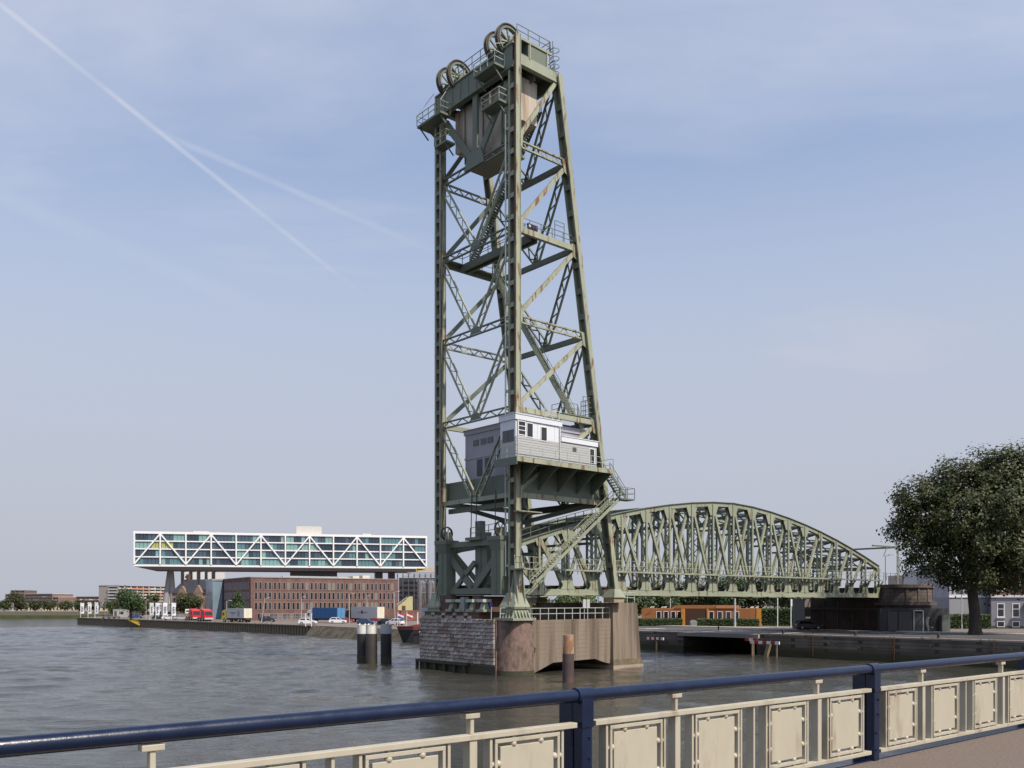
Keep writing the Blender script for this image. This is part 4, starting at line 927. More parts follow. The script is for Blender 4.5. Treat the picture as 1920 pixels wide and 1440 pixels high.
# right bank: trees behind the orange building
GRB = 'trees behind the orange pavilion'
for k, (x, Y, ht, r, mm, lab) in enumerate(((1188, 184, 7.2, 4.2, LEAFG, 'bushy green tree at the left end of the orange pavilion'), (1075, 175, 6.6, 5.0, LEAFL, 'pale drooping willow seen below the span through the tower pier'), (1240, 200, 9.6, 5.5, LEAFG, 'dark tree behind the left half of the orange pavilion'), (1300, 205, 10.2, 5.5, LEAF, 'dark tree behind the yellow entrance of the orange pavilion'),
                                         (1365, 200, 11.0, 5.5, LEAFG, 'dark tree behind the right windows of the orange pavilion'), (1425, 205, 11.5, 5.5, LEAF, 'dark tree behind the right end of the orange pavilion'), (1480, 195, 11.0, 5, LEAFG, 'dark tree behind the tall hedge'), (1535, 198, 10.4, 5, LEAF, 'dark tree behind the span just left of the abutment'),
                                         (1760, 175, 9.0, 4.0, LEAFG, 'green tree between the round stone abutment and the grey house'), (1000, 190, 6.5, 5, LEAF, 'dark tree seen below the span beside the near tower leg'))):
    tree((D(x, 0, Y).x, Y, RZ - .3), ht, r, lab, 5200, .34, mm, GRB, seed=20 + k)
def hedge(p0, p1, dep, h, label, n, m=LEAFG, leaf=.13):
    d = (p1 - p0); Ln = d.length; e = empty('clipped_hedge', (p0.x, p0.y, RZ), math.atan2(d.y, d.x), label, 'hedge')
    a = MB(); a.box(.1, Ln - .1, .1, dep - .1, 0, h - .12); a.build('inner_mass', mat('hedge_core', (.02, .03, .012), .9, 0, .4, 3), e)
    rg = np.random.default_rng(n); k = n
    c = rg.random((k, 3)) * [Ln, dep, h]; side = rg.random(k)
    c[side < .5, 1] = rg.normal(0, .06, (side < .5).sum()); c[side >= .5, 2] = h + rg.normal(0, .07, (side >= .5).sum())
    mb = MB()
    for q in c:
        x = V(rg.normal(size=3)).normalized() * leaf; y = x.orthogonal().normalized() * leaf * .6; q = V(q); mb.add([q - x, q + y, q + x, q - y], [(0, 1, 2, 3)])
    mb.build('leaves', m, e, kind='stuff'); return e
hp = lambda x, Y: V(((x - CX) / F * Y, Y, 0))
hedge(hp(1192, 164), hp(1280, 164), 1.2, 1.25, 'low clipped hedge in front of the left half of the orange pavilion', 3000)
hedge(hp(1306, 164), hp(1424, 162), 1.2, 1.25, 'low clipped hedge in front of the right half of the orange pavilion', 4000)
hedge(hp(1428, 167), hp(1512, 163), 2.5, 3.0, 'tall leafy hedge right of the orange pavilion', 5000, LEAFG, .2)
hedge(hp(1776, 147), hp(1858, 147), 1.5, 2.2, 'hedge at the foot of the grey house', 3600, LEAFG, .16)

# ================================================================ BUILDINGS
def bframe(name, x0, Y0, x1, Y1, z, label, cat='building', group=None):
    p, q_ = hp(x0, Y0), hp(x1, Y1); d = q_ - p
    return empty(name, (p.x, p.y, z), math.atan2(d.y, d.x), label, cat, group), d.length
def bx(name, m, par, x0, x1, y0, y1, z0, z1): return one(name, m, par, 'box', x0, x1, y0, y1, z0, z1)
def wins(par, xs, zs, w_, h_, y=0, fm=FRAMEW, gm=GLASSD, side=None, fr=.09, dep=.12):
    pane = fra = None
    for z in zs:
        for x in xs:
            if pane is None:
                f = MB(); f.box(-w_ / 2 - fr, w_ / 2 + fr, -.05, .02, h_, h_ + fr); f.box(-w_ / 2 - fr, w_ / 2 + fr, -.08, .02, -fr, 0); f.box(-w_ / 2 - fr, -w_ / 2, -.05, .02, 0, h_); f.box(w_ / 2, w_ / 2 + fr, -.05, .02, 0, h_)
                fra = f.build('window', fm, par); g = MB(); g.box(-w_ / 2, w_ / 2, -.012, .0, 0, h_); pane = g.build('pane', gm if not isinstance(gm, list) else gm[0], fra); o, p_ = fra, pane
            else: o = inst(fra, par); p_ = inst(pane, o)
            if isinstance(gm, list):
                p_.material_slots[0].link = 'OBJECT'; p_.material_slots[0].material = random.choice(gm)
            if side is None: o.location = (x, y, z)
            else: o.location = (side, x, z); o.rotation_euler = (0, 0, -math.pi / 2 if side <= 0.01 else math.pi / 2)

# --- the raised glass office block on legs
WP = mat('white_truss_cladding', (.80, .80, .80), .45, 0, .03)
TEAL = [mat('teal_glass', (.10, .22, .24), .12, 0, .25, .05, spec=.8), mat('blue_grey_glass', (.06, .10, .14), .1, 0, .25, .05, spec=.8), mat('dark_blue_glass', (.03, .05, .075), .1, 0, .25, .05, spec=.8), mat('pale_teal_blind', (.22, .38, .37), .4, 0, .15, .05), mat('olive_yellow_blind', (.38, .40, .15), .5, 0, .1)]
ob, OW = bframe('office_block', 250, 368, 801, 395, 0, 'long white framed glass office block raised on legs above the brick building', 'office building')
zb_, zt_ = 21.9, 36.2
bx('glass_core', mat('pale_mullion_grey', (.34, .38, .39), .6), ob, .6, OW - .6, .9, 24, zb_ + .6, zt_ - .4)
for nm, z0, z1 in (('bottom_band', zb_, zb_ + .8), ('floor_band', 25.55, 26.02), ('floor_band', 28.8, 29.28), ('floor_band', 32.05, 32.53), ('top_band', 35.25, zt_)): bx(nm, WP, ob, 0, OW, 0, 25, z0, z1)
NB = 12; bw = (OW - .8) / NB
for k in range(NB + 1): bx('mullion_post', WP, ob, .12 + k * bw, .68 + k * bw, -.35, .1, zb_ + .9, 35.4)
for k in range(NB):
    a_, b_ = (zb_ + 1.0, 35.3) if k % 2 == 0 else (35.3, zb_ + 1.0)
    one('truss_diagonal', WP, ob, 'bar', (.4 + k * bw, -.15, a_), (.4 + (k + 1) * bw, -.15, b_), .3, .55, (0, 0, 1))
pw = (bw - .8) / 6; pane = None
for fl_, (z0, z1) in enumerate(((22.9, 25.5), (26.1, 28.75), (29.35, 32.0), (32.6, 35.25))):
    for k in range(NB):
        run = random.choice(TEAL[:4])
        for j in range(6):
            if pane is None:
                pane = bx('pane', TEAL[0], ob, .06, pw - .06, .45, .6, 0, 1); o = pane
            else: o = inst(pane, ob)
            o.location = (.8 + k * bw + j * pw, 0, z0); o.scale = (1, 1, z1 - z0)
            if random.random() < .45: run = random.choices(TEAL[:4], (3, 4, 3, 2))[0]
            mm = TEAL[4] if (fl_ == 2 and ((k == 0 and j > 3) or (k == 1 and j < 3))) else run
            o.material_slots[0].link = 'OBJECT'; o.material_slots[0].material = mm
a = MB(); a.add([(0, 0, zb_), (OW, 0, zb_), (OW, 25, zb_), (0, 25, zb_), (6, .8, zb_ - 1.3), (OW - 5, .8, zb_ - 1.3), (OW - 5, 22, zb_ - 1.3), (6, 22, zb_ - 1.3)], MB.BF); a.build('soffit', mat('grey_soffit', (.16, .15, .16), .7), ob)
bx('plant_room', mat('beige_plant_room', (.52, .50, .46), .7), ob, OW * .537, OW * .625, 4, 14, zt_, zt_ + 3.6)
bx('roof_unit', mat('beige_plant_room', (.5, .5, .5)), ob, OW * .19, OW * .24, 4, 9, zt_, zt_ + .7); bx('roof_unit', MATS['beige_plant_room'], ob, OW * .77, OW * .80, 4, 9, zt_, zt_ + .8)
bx('window_cleaning_cradle', METAL, ob, OW * .258, OW * .285, 2, 3, zt_, zt_ + .6)
DGREY = mat('dark_grey_cladding', (.075, .075, .08), .6, 0, .1, .1)
bx('stair_core', DGREY, ob, OW * .515, OW * .68, 5, 20, 1.5, zb_ - 1.3)
bx('rear_leg', DGREY, ob, OW * .82, OW * .845, 8, 16, 1.5, zb_ - 1.3); bx('rear_leg', DGREY, ob, OW * .87, OW * .89, 8, 16, 1.5, zb_ - 1.3)
LEGM = mat('pale_concrete_leg', (.30, .29, .29), .6, 0, .1, .2)
for a0, a1 in ((.088, .108), (.122, .112)):
    a = MB(); x0, x1 = a0 * OW, a1 * OW; a.tube((x0, 8, 1.5), (x1, 8, zb_ - 1.2), 1.35, 14, 1.05); a.build('splayed_leg', LEGM, ob)

# --- red brick office building on the quay
bk, BW = bframe('brick_office', 470, 250, 747, 274, LZ - .1, 'long red brick building with rows of paired narrow windows below the glass block', 'building')
BHt = 12.0
bx('wall', BRICK, bk, 0, BW, 0, 38, 0, BHt)
bx('parapet', mat('grey_coping_metal', (.3, .27, .26), .6), bk, -.15, BW + .15, -.15, 38.1, BHt, BHt + .22)
DARKG = [GLASSD, GLASSD, GLASSD, GLASSD, GLASSD, GLASSD, mat('grey_green_blind', (.17, .19, .17), .6), mat('blue_black_glass', (.03, .05, .07), .1, spec=.8)]
npair = 16; xs = []
for k in range(npair):
    c = 2.1 + k * (BW - 3.4) / (npair - .5); xs += [c - .62, c + .62]
PALEF = mat('pale_stone_window_frame', (.25, .20, .18), .8)
wins(bk, xs, (8.8, 6.0, 3.15), .62, 1.9, 0, PALEF, DARKG, fr=.14)
wins(bk, [3 + k * 3.4 for k in range(4)], (.55,), 2.2, 1.4, 0, PALEF, GLASSD)
for z in (8.85, 6.05, 3.3): wins(bk, [2 + k * 1.28 for k in range(20)], (z,), .34, 1.9, 0, mat('grey_louvre', (.34, .33, .34), .6), mat('grey_louvre_glass', (.16, .17, .19), .3), side=0, fr=.1)
bx('glass_lobby', mat('lobby_blue_glass', (.20, .27, .33), .15, 0, .2, .2, spec=.8), bk, -3.2, -.3, 28, 36, 0, BHt - .3)
bx('lobby_frame', METAL, bk, -3.4, -.2, 27.8, 36.2, BHt - .3, BHt + .2)
bx('roof_box', mat('cream_roof_unit', (.6, .56, .46), .6), bk, BW * .70, BW * .745, 3, 7, BHt, BHt + 1.0); bx('roof_box', MATS['cream_roof_unit'], bk, BW * .77, BW * .82, 3, 7, BHt, BHt + 1.2)
bx('roof_box', MATS['cream_roof_unit'], bk, BW * .62, BW * .70, 5, 9, BHt, BHt + .5)
bx('roof_screen', mat('pale_roof_screen', (.36, .38, .41), .6), bk, BW * .32, BW * .80, 16, 17, BHt, BHt + 1.1)

# --- old factory house with gables and slate roofs
of, OFW = bframe('gabled_factory_house', 322, 290, 391, 285, LZ - .1, 'old house with dark slate roofs and pale banded gables left of the brick building', 'building')
OFB = brick_mat('banded_brickwork', (.25, .14, .10), (.36, .28, .22), (.3, .25, .2), 40, .5)
SLATE = mat('dark_slate', (.03, .031, .037), .7, 0, .2, .3)
bx('wall', OFB, of, 0, OFW, 0, 12, 0, 8.2)
a = MB(); a.prism([(-.3, 8.1), (12.3, 8.1), (6, 12.6)], 0, -.2, OFW + .2); a.build('roof', SLATE, of)
for c, w_, h_ in ((4.4, 1.7, 10.4), (10.6, 1.6, 10.6)):
    a = MB(); a.prism([(c - w_, 0), (c + w_, 0), (c + w_, 8.2), (c + .12, h_), (c - .12, h_), (c - w_, 8.2)], 1, -.5, .3); a.build('gable', OFB, of)
    a = MB(); mat('pale_dressed_stone', (.42, .36, .30), .8); a.box(c - .16, c + .16, -.3, .1, h_, h_ + 1.6); a.build('finial', SLATE, of)
bx('chimney', BRICKD, of, 1.5, 2.3, 5, 6, 11, 14.3)
wins(of, [1.2, 4.4, 7.2, 9.2], (2, 5.2), .8, 1.5, -.06, PALEF, GLASSD); wins(of, [4.0, 4.9, 10.8], (2, 5.2), .6, 1.5, -.5, PALEF, GLASSD)
bx('corner_pilaster', MATS['pale_dressed_stone'], of, OFW - .5, OFW + .3, -.3, .4, 0, 12.2)

# --- striped silo tower behind
st_, SW = bframe('striped_silo_block', 339, 450, 421, 455, 0, 'white block with dark vertical stripes rising behind the slate roofs', 'building')
BLKW = mat('near_black_panel', (.02, .02, .028), .5); WPN = mat('off_white_panel', (.62, .61, .60), .6, 0, .08, .1)
e0 = 0
for k, (wf, dk_) in enumerate(((.075, 1), (.115, 0), (.075, 1), (.105, 0), (.075, 1), (.105, 0), (.06, 1), (.10, 0), (.075, 1), (.215, 0))):
    bx('stripe_panel', BLKW if dk_ else WPN, st_, e0 * SW, (e0 + wf) * SW - .03, 0 if dk_ else .4, 12, 0, 22.8 if dk_ else 22.4); e0 += wf
bx('emblem', BLKW, st_, SW * .10, SW * .165, .3, .4, 19.4, 20.6)

# --- steel factory and silos right of the brick building
fc, FW = bframe('process_plant', 745, 285, 790, 285, LZ - .1, 'dark steel process plant with pipe racks behind the yellow shed', 'factory')
bx('cladding', mat('dark_plant_cladding', (.045, .045, .055), .7, 0, .3, .5, stretch=(3, 3, .2)), fc, 0, FW + 6, 4, 14, 0, 13.0)
for k in range(7): bx('column', DGREY, fc, k * (FW + 3) / 6 - .15, k * (FW + 3) / 6 + .15, 0, .3, 0, 14.2)
for k in range(4): bx('pipe_rack', METAL, fc, 2 + k * .3, FW + 10, .3 + k * .6, .55 + k * .6, 13.2 + k * .45, 13.4 + k * .45)
YEL = mat('yellow_handrail_paint', (.55, .38, .03), .5)
railing('railing', YEL, [(6, 0, 14.6), (FW + 10, 0, 14.6)], fc, 1.2, (1.2, .6), 2.2, .08)
for k, (x, lab) in enumerate(((791, 'stained steel silo left of its twin beside the tower leg'), (809, 'stained steel silo half hidden behind the tower leg'))):
    p = hp(x, 268); sl_ = empty('steel_silo', (p.x, p.y, LZ - .1), 0, lab, 'silo', 'steel silos'); SILO = mat('stained_steel', (.36, .34, .34), .35, .6, .3, .4, c2=(.10, .08, .07), amt=(.48, .62), s2=.5, stretch=(1, 1, .12))
    a = MB(); a.tube((0, 0, 0), (0, 0, 10.8), 1.35, 24); a.build('shell', SILO, sl_)
    a = MB(); a.tube((0, 0, 10.8), (0, 0, 11.6), 1.35, 24, .4); a.build('cone_top', SILO, sl_)
    for z in (3.2, 8.0): a = MB(); a.ring((0, 0, z), 1.3, 1.42, .06, 2, 24); a.build('hoop', METAL, sl_)
    railing('railing', METAL, [(-1.3, -1.3, 11.0), (1.3, -1.3, 11.0)], sl_, 1.0, (1, .5), 1, .05)
sh, SHW = bframe('yellow_shed', 746, 252, 768, 252, LZ - .1, 'small pale yellow gabled shed at the right end of the brick building', 'shed')
YSH = mat('pale_yellow_boards', (.55, .50, .26), .7, 0, .1, .3, stretch=(8, 1, 1))
a = MB(); a.prism([(0, 2.9), (SHW, 2.9), (SHW, 6.8), (SHW * .75, 6.3), (SHW * .0, 4.3)], 1, 0, 8); a.build('gable_wall', YSH, sh)
one('roof_edge', LIGHTG, sh, 'bar', (-.2, -.1, 4.45), (SHW * .78, -.1, 6.6), .5, .2); bx('base_wall', BRICK, sh, -.2, SHW + .3, .1, 8, 0, 2.9); bx('door', BRICKD, sh, SHW * .35, SHW * .65, -.05, .05, 2.9, 4.2)
sw_, SWW = bframe('brick_garden_wall', 752, 240, 790, 246, LZ - .1, 'low red brick wall in front of the steel silos', 'wall')
bx('wall', BRICK, sw_, 0, SWW, 0, .4, 0, 3.0)
wl, WLW = bframe('mesh_fence', 488, 246, 640, 262, LZ, 'grey mesh fence in front of the brick building', 'fence')
for k in range(20): bx('post', METAL, wl, k * WLW / 19 - .05, k * WLW / 19 + .05, 0, .1, 0, 2.0)
mf = MB()
for k in range(90): mf.box(k * WLW / 90, k * WLW / 90 + .05, .03, .06, .1, 1.95)
for z in (.2, 1.0, 1.9): mf.box(0, WLW, .02, .05, z, z + .05)
mf.build('mesh_infill', mat('pale_fence_grey', (.36, .36, .36), .5), wl, kind='stuff')

# --- far bank: flats, terraces, houses
def flats(name, x0, Y0, x1, Y1, ytop, label, wallm, nb, nf, accents, dep=14, balcony_m=None):
    e, Wd = bframe(name, x0, Y0, x1, Y1, 2.9, label); ht = CZ + (HY - ytop) * (Y0 + Y1) / 2 / F - 2.9
    bx('wall', wallm, e, 0, Wd, 0, dep, 0, ht); bx('roof_edge', LIGHTG, e, -.2, Wd + .2, -.3, dep, ht, ht + .35)
    fh = ht / nf; bwd = Wd / nb; wn = bl = None
    for f in range(nf):
        for b in range(nb):
            if wn is None: wn = bx('window', GLASSD, e, .12 * bwd, .88 * bwd, -.06, .02, fh * .42, fh * .86); o = wn; bl = bx('balcony_front', balcony_m or LIGHTG, e, .05 * bwd, .95 * bwd, -.9, -.7, fh * .02, fh * .36); p_ = bl
            else: o = inst(wn, e); p_ = inst(bl, e)
            o.location = (b * bwd, 0, f * fh); p_.location = (b * bwd, 0, f * fh)
            p_.material_slots[0].link = 'OBJECT'; p_.material_slots[0].material = random.choice(accents)
    return e, Wd, ht
ORG = mat('orange_balcony', (.55, .22, .12), .6); WHB = mat('white_balcony', (.6, .58, .55), .6); GYB = mat('grey_balcony', (.3, .29, .28), .6); BRB = mat('brown_balcony', (.18, .13, .11), .7)
FLW = mat('beige_flats_wall', (.40, .35, .30), .8); BRW = mat('brown_flats_wall', (.20, .13, .105), .85); BRK2 = mat('dull_red_wall', (.24, .11, .085), .85)
e_, wd_, ht_ = flats('apartment_block', 222, 470, 312, 500, 1099, 'tall beige apartment block with orange and white balconies across the river', FLW, 8, 8, [ORG, WHB, WHB, GYB])
e2, w2, h2 = flats('apartment_end', 203, 472, 221, 470, 1100, 'plain beige stair end of the orange balconied apartment block', FLW, 1, 8, [WHB])
flats('brown_flats', 143, 490, 203, 485, 1119, 'low brown flats left of the orange balconied block', BRK2, 7, 4, [GYB, BRB, WHB])
flats('brick_tower_flats', 20, 540, 46, 540, 1107, 'squat brown brick tower among trees at the far left', BRW, 3, 6, [BRB, BRW]); flats('brick_annex_flats', 10, 548, 19.5, 548, 1114, 'narrow dark flats just left of the squat brown tower', BRK2, 1, 5, [BRB])
flats('stepped_flats', 47, 535, 98, 525, 1114, 'stepped flats with dark balcony bands right of the squat brown tower', BRW, 6, 5, [BRB, GYB, BRB]); flats('stepped_flats_end', 98.6, 526, 109, 524, 1120, 'lower end step of the dark banded flats', BRW, 1, 4, [BRB, GYB])
YH = mat('warm_cream_wall', (.62, .50, .30), .8); YH2 = mat('pale_cream_wall', (.56, .49, .38), .8)
for k, (x0, x1, yt, mm, lab) in enumerate(((80, 104, 1137, YH, 'cream waterside house, left of two below the stepped flats'), (104.5, 130, 1135, YH, 'cream waterside house, right of two below the stepped flats'), (48, 72, 1137, YH2, 'pale waterside house below the squat brown tower'), (18, 42, 1139, YH2, 'pale waterside house at the far left'), (132, 158, 1136, YH2, 'cream waterside house below the brown flats'), (160, 200, 1138, YH, 'long cream waterside house below the brown flats'))):
    e, Wd = bframe('waterside_house', x0, 455, x1, 455, 2.9, lab, 'house', 'houses on the far bank'); ht = CZ + (HY - yt) * 455 / F - 2.9
    bx('wall', mm, e, 0, Wd, 0, 8, 0, ht); bx('roof', mat('grey_flat_roof', (.2, .18, .17), .8), e, -.2, Wd + .2, -.3, 8, ht, ht + .4); wins(e, [Wd * (i + .5) / 4 for i in range(4)], (.5, 2.6), Wd * .13, 1.3, 0, FRAMEW, GLASSD)
GFB = 'trees along the far bank'
for k, (x, yt, r) in enumerate(((8, 1127, 4.2), (30, 1110, 4.5), (40, 1126, 4), (66, 1126, 3.8), (93, 1129, 4.2), (122, 1128, 4.6), (150, 1128, 4.4), (176, 1127, 4), (207, 1130, 4.2), (246, 1130, 4), (228, 1133, 4), (268, 1128, 4), (285, 1112, 4.6))):
    Y = 436 + (k % 3) * 4; ht = CZ + (HY - yt) * Y / F - 2.9
    tree((hp(x, Y).x, Y, 2.9), max(5.2, ht), r * .72, 'dark round tree on the far bank, number %d from the left'.replace('number %d', ('first', 'second', 'third', 'fourth', 'fifth', 'sixth', 'seventh', 'eighth', 'ninth', 'eleventh', 'tenth', 'twelfth', 'last')[k]), 1300, .42, LEAF, GFB, seed=50 + k)
tree((hp(310, 288).x, 262, LZ), 9.4, 4.6, 'bright green bushy tree at the foot of the splayed leg', 5200, .3, LEAFG, None, seed=71)
tree((hp(352, 262).x, 262, LZ), 8.0, 4.0, 'dark green tree in front of the gabled factory house', 4600, .3, LEAF, None, seed=72)
tree((hp(443, 242).x, 242, LZ), 7.8, 2.8, 'green conical tree at the corner of the brick building', 3600, .26, LEAFG, None, 'cone', seed=73)
for k, (x, r) in enumerate(((268, 3), (240, 2.6), (215, 2.4))): tree((hp(x, 300).x, 300, LZ), 6.2 - k * .6, r, ('leafy tree on the left quay beside the banners', 'young tree on the left quay behind the grey site cabin', 'small tree near the tip of the left quay')[k], 1500, .28, LEAF, 'small trees on the left quay', seed=80 + k)

# --- right bank buildings
pavi, PVW = bframe('orange_pavilion', 1203, 172, 1427, 166, RZ, 'low flat roofed orange brown pavilion with yellow entrance behind the road', 'pavilion')
ORP = mat('orange_brown_cladding', (.30, .115, .035), .7, 0, .12, .4); ORY = mat('amber_cladding', (.50, .22, .03), .6); PLUM = mat('plum_panel', (.07, .025, .03), .6)
bx('wall', ORP, pavi, 0, PVW, 0, 9, 0, 3.15); bx('raised_block', ORP, pavi, PVW * .28, PVW * .80, -.1, 9, 3.15, 3.75); bx('fascia', mat('orange_fascia', (.46, .19, .07), .6), pavi, PVW * .63, PVW * .80, -.18, -.1, 3.2, 3.72)
bx('entrance_side', ORY, pavi, PVW * .345, PVW * .372, -1.2, .1, 0, 3.1); bx('entrance_recess', mat('dark_brown_recess', (.05, .022, .012), .7), pavi, PVW * .375, PVW * .555, -.06, .0, 0, 3.05); bx('entrance_side', ORY, pavi, PVW * .555, PVW * .57, -.2, .1, 0, 3.1); bx('corner_panel', ORY, pavi, PVW * .962, PVW + .02, -.1, .2, 0, 3.2)
wins(pavi, [PVW * f for f in (.148, .21, .272, .335 - .01)], (1.0,), .75, 1.55, 0, FRAMEW, GLASSD); wins(pavi, [PVW * f for f in (.592, .663, .734, .80)], (1.0,), .75, 1.55, 0, FRAMEW, GLASSD)
for f in (.178, .24, .63, .70): bx('plum_panel', PLUM, pavi, PVW * f, PVW * f + .5, -.03, 0, .9, 2.6)
for k, x in enumerate((1222, 1226, 1243, 1247, 1250, 1411, 1414, 1421)):
    p = hp(x, 170.0 if x < 1300 else 165.8); gz = RZ + (3.15); g = empty('gull', (p.x, p.y + 1.0, gz), 0, 'white gull on the left part of the pavilion roof, %s from the left' % ('first', 'second', 'third', 'fourth', 'fifth')[k] if x < 1300 else 'white gull on the right end of the pavilion roof, %s of three' % ('left one', 'middle one', 'right one')[k - 5], 'gull', 'gulls on the left roof' if x < 1300 else 'gulls on the right roof')
    a = MB(); a.tube((-.18, 0, .17), (.0, 0, .22), .03, 8, .085); a.tube((0, 0, .22), (.14, 0, .27), .085, 8, .05); a.tube((.14, 0, .27), (.17, 0, .36), .05, 8, .05); a.ball((.18, 0, .38), .055, 8, 6); a.build('body', WHITE, g)
    a = MB(); a.tube((.22, 0, .375), (.29, 0, .36), .015, 6, .005); a.build('beak', YEL, g)
    for e in (-.03, .03): one('leg', YEL, g, 'bar', (0, e, 0), (0, e, .17), .014, .014)
# abutment of the span
ab = empty('stone_abutment', (BO.x, BO.y, 0), BRZ, 'round dark stone abutment carrying the right end of the truss span', 'abutment')
a = MB(); a.box(74.6, 84, .2, 13.5, 0, 9.3); a.build('core_wall', mat('dark_rusty_wall', (.055, .032, .024), .9, 0, .3, .5, c2=(.025, .02, .018), amt=(.45, .6)), ab)
for k in range(5): a = MB(); a.box(74.5, 74.6, 1 + k * 2.5, 1.15 + k * 2.5, RZ, 7.2); a.build('wall_rib', DARKST, ab)
a = MB(); a.box(74.3, 74.6, -1.0, 13.3, 5.9, 6.1); a.build('wall_ledge', DARKST, ab)
a = MB(); a.tube((77.6, -.6, 7.0), (77.6, -.6, 9.7), 4.0, 40, 3.85); a.build('parapet_drum', ABUTM, ab)
a = MB(); a.ring((77.6, -.6, 9.35), 3.7, 4.15, .15, 2, 48); a.build('cornice', ABUTM, ab)
a = MB(); a.ring((77.6, -.6, 6.85), 3.4, 4.45, .25, 2, 48); a.build('cornice', ABUTM, ab)
for k in range(5): an = -2.6 + k * .42; a = MB(); a.bar((77.6 + 3.95 * math.cos(an), -.6 + 3.95 * math.sin(an), 7.1), (77.6 + 3.9 * math.cos(an), -.6 + 3.9 * math.sin(an), 9.2), .35, .2); a.build('pilaster', ABUTM, ab)
a = MB(); a.tube((77.6, -.6, 0), (77.6, -.6, 6.7), 3.7, 40); a.build('lower_drum', ABUTM, ab)
a = MB(); a.box(13.0, 14.6, 12.2, 14.4, 0, 7.6); a.v = [(x + 58, y, z) for x, y, z in a.v]; a.build('side_pillar', mat('grey_stained_concrete', (.16, .15, .14), .9, 0, .2, .5), ab)
railing('railing', STEELD, [(75, -4.4, 9.8), (78, -4.5, 9.8), (82, -3.5, 9.8)], ab, 1.1, (1.1, .55), 1.2, .03)
railing('railing', STEELD, [(74.5, .7, 10.3), (80, .7, 10.3)], ab, 1.1, (1.1, .55), 1.5, .03)
uw, UWW = bframe('dark_boundary_wall', 1650, 132.3, 1779, 133.5, RZ, 'dark wall with painted-in shade and steel doors below the round abutment', 'wall')
DWL = mat('shade_darkened_wall', (.045, .045, .048), .85, 0, .25, .6); bx('wall', DWL, uw, 0, UWW, 0, .5, 0, 3.4)  # wall and fittings coloured darker to stand in for the shadow over them
bx('panel', mat('grey_roller_shutter', (.07, .07, .073), .7, 0, .15, .6, stretch=(1, 1, 8)), uw, UWW * .11, UWW * .25, -.06, 0, .1, 2.9); bx('panel', MATS['grey_roller_shutter'], uw, UWW * .27, UWW * .46, -.06, 0, .1, 2.9)
bx('door', mat('dark_teal_door', (.05, .065, .065), .6), uw, UWW * .495, UWW * .60, -.08, 0, .05, 2.7)
for x0, x1, z0, z1 in ((.475, .487, 0, 3.0), (.61, .622, 0, 3.0), (.475, .622, 3.0, 3.12)): bx('door_frame', LIGHTG, uw, UWW * x0, UWW * x1, -.2, -.0, z0, z1)
bx('cabinet', mat('grey_green_cabinet', (.10, .115, .115), .6), uw, UWW * .86, UWW * .98, -.7, -.05, .0, 2.4)
PAINT = mat('grey_paint_splash', (.34, .33, .32), .8)
for c, r0, r1 in (((.685, 1.35), .22, .7), ((.70, .5), .16, .5), ((.695, 1.95), .25, .2), ((.76, .6), .16, .1)): a = MB(); a.prism([(UWW * c[0] + r0 * math.cos(k) * (1 + .25 * math.sin(3 * k)), c[1] + r1 * math.sin(k)) for k in [i * .524 for i in range(12)]], 1, -.02, -.004); a.build('paint_splash', PAINT, uw)
gh, GW = bframe('grey_house', 1780, 151, 1858, 151, RZ, 'grey rendered house wall with white band and faded black wall painting', 'house')
GRN = mat('blue_grey_render', (.27, .27, .30), .85, 0, .08, .4); bx('lower_wall', GRN, gh, 0, GW, 0, 12, 0, 5.1); bx('band', FRAMEW, gh, -.1, GW, -.15, .0, 5.1, 5.45); bx('upper_wall', mat('pale_blue_render', (.36, .37, .42), .85, 0, .1, .5), gh, 0, GW, .05, 12, 5.1, 10.5)
for k in range(9): a = MB(); xx = .4 + k * .75; a.prism([(xx, 5.7), (xx + .35 + .2 * (k % 2), 5.7), (xx + .3, 6.8 + (k * 37 % 11) * .17), (xx + .05, 6.4 + (k * 53 % 7) * .25)], 1, .02, .048); a.build('painted_figure', mat('black_wall_paint', (.05, .05, .055), .8), gh)
bx('roof_edge', DGREY, gh, -.2, GW + .2, -.1, 12, 10.5, 10.8)
rh, RW = bframe('brick_town_house', 1858.5, 149, 1975, 146, RZ, 'town house with grey ground floor and red brick upper floors at the right edge', 'house')
bx('lower_wall', GRN, rh, 0, RW, 0, 11, 0, 5.2); bx('upper_wall', BRICK, rh, 0, RW, .06, 11, 5.2, 11.5); bx('band', FRAMEW, rh, -.1, RW, -.2, .0, 5.1, 5.5); bx('plinth', DGREY, rh, 0, RW, -.06, 0, 0, .45); bx('roof_edge', FRAMEW, rh, 0, RW, -.3, .2, 11.5, 11.9)
wins(rh, [1.4, 3.6, 8.0], (2.0,), .85, 2.0, 0, FRAMEW, GLASSD, fr=.15); wins(rh, [1.4, 3.6, 5.7, 8.0], (6.2,), .95, 2.1, .06, FRAMEW, GLASSD, fr=.15); wins(rh, [1.4, 3.6], (.35,), .9, .75, -.06, FRAMEW, GLASSD, fr=.12)
for x in (1.4, 3.6): bx('glazing_bar', FRAMEW, rh, x - .42, x + .42, -.06, -.01, 3.15, 3.25); bx('sill', FRAMEW, rh, x - .65, x + .65, -.2, 0, 1.7, 1.82)
bx('awning', DGREY, rh, 4.9, 6.6, -1.2, 0, 3.2, 4.3); bx('door', mat('dark_grey_door', (.06, .06, .065)), rh, 5.2, 6.2, -.06, 0, .4, 3.0); bx('step', LIGHTG, rh, 4.9, 6.6, -1.0, 0, 0, .4)
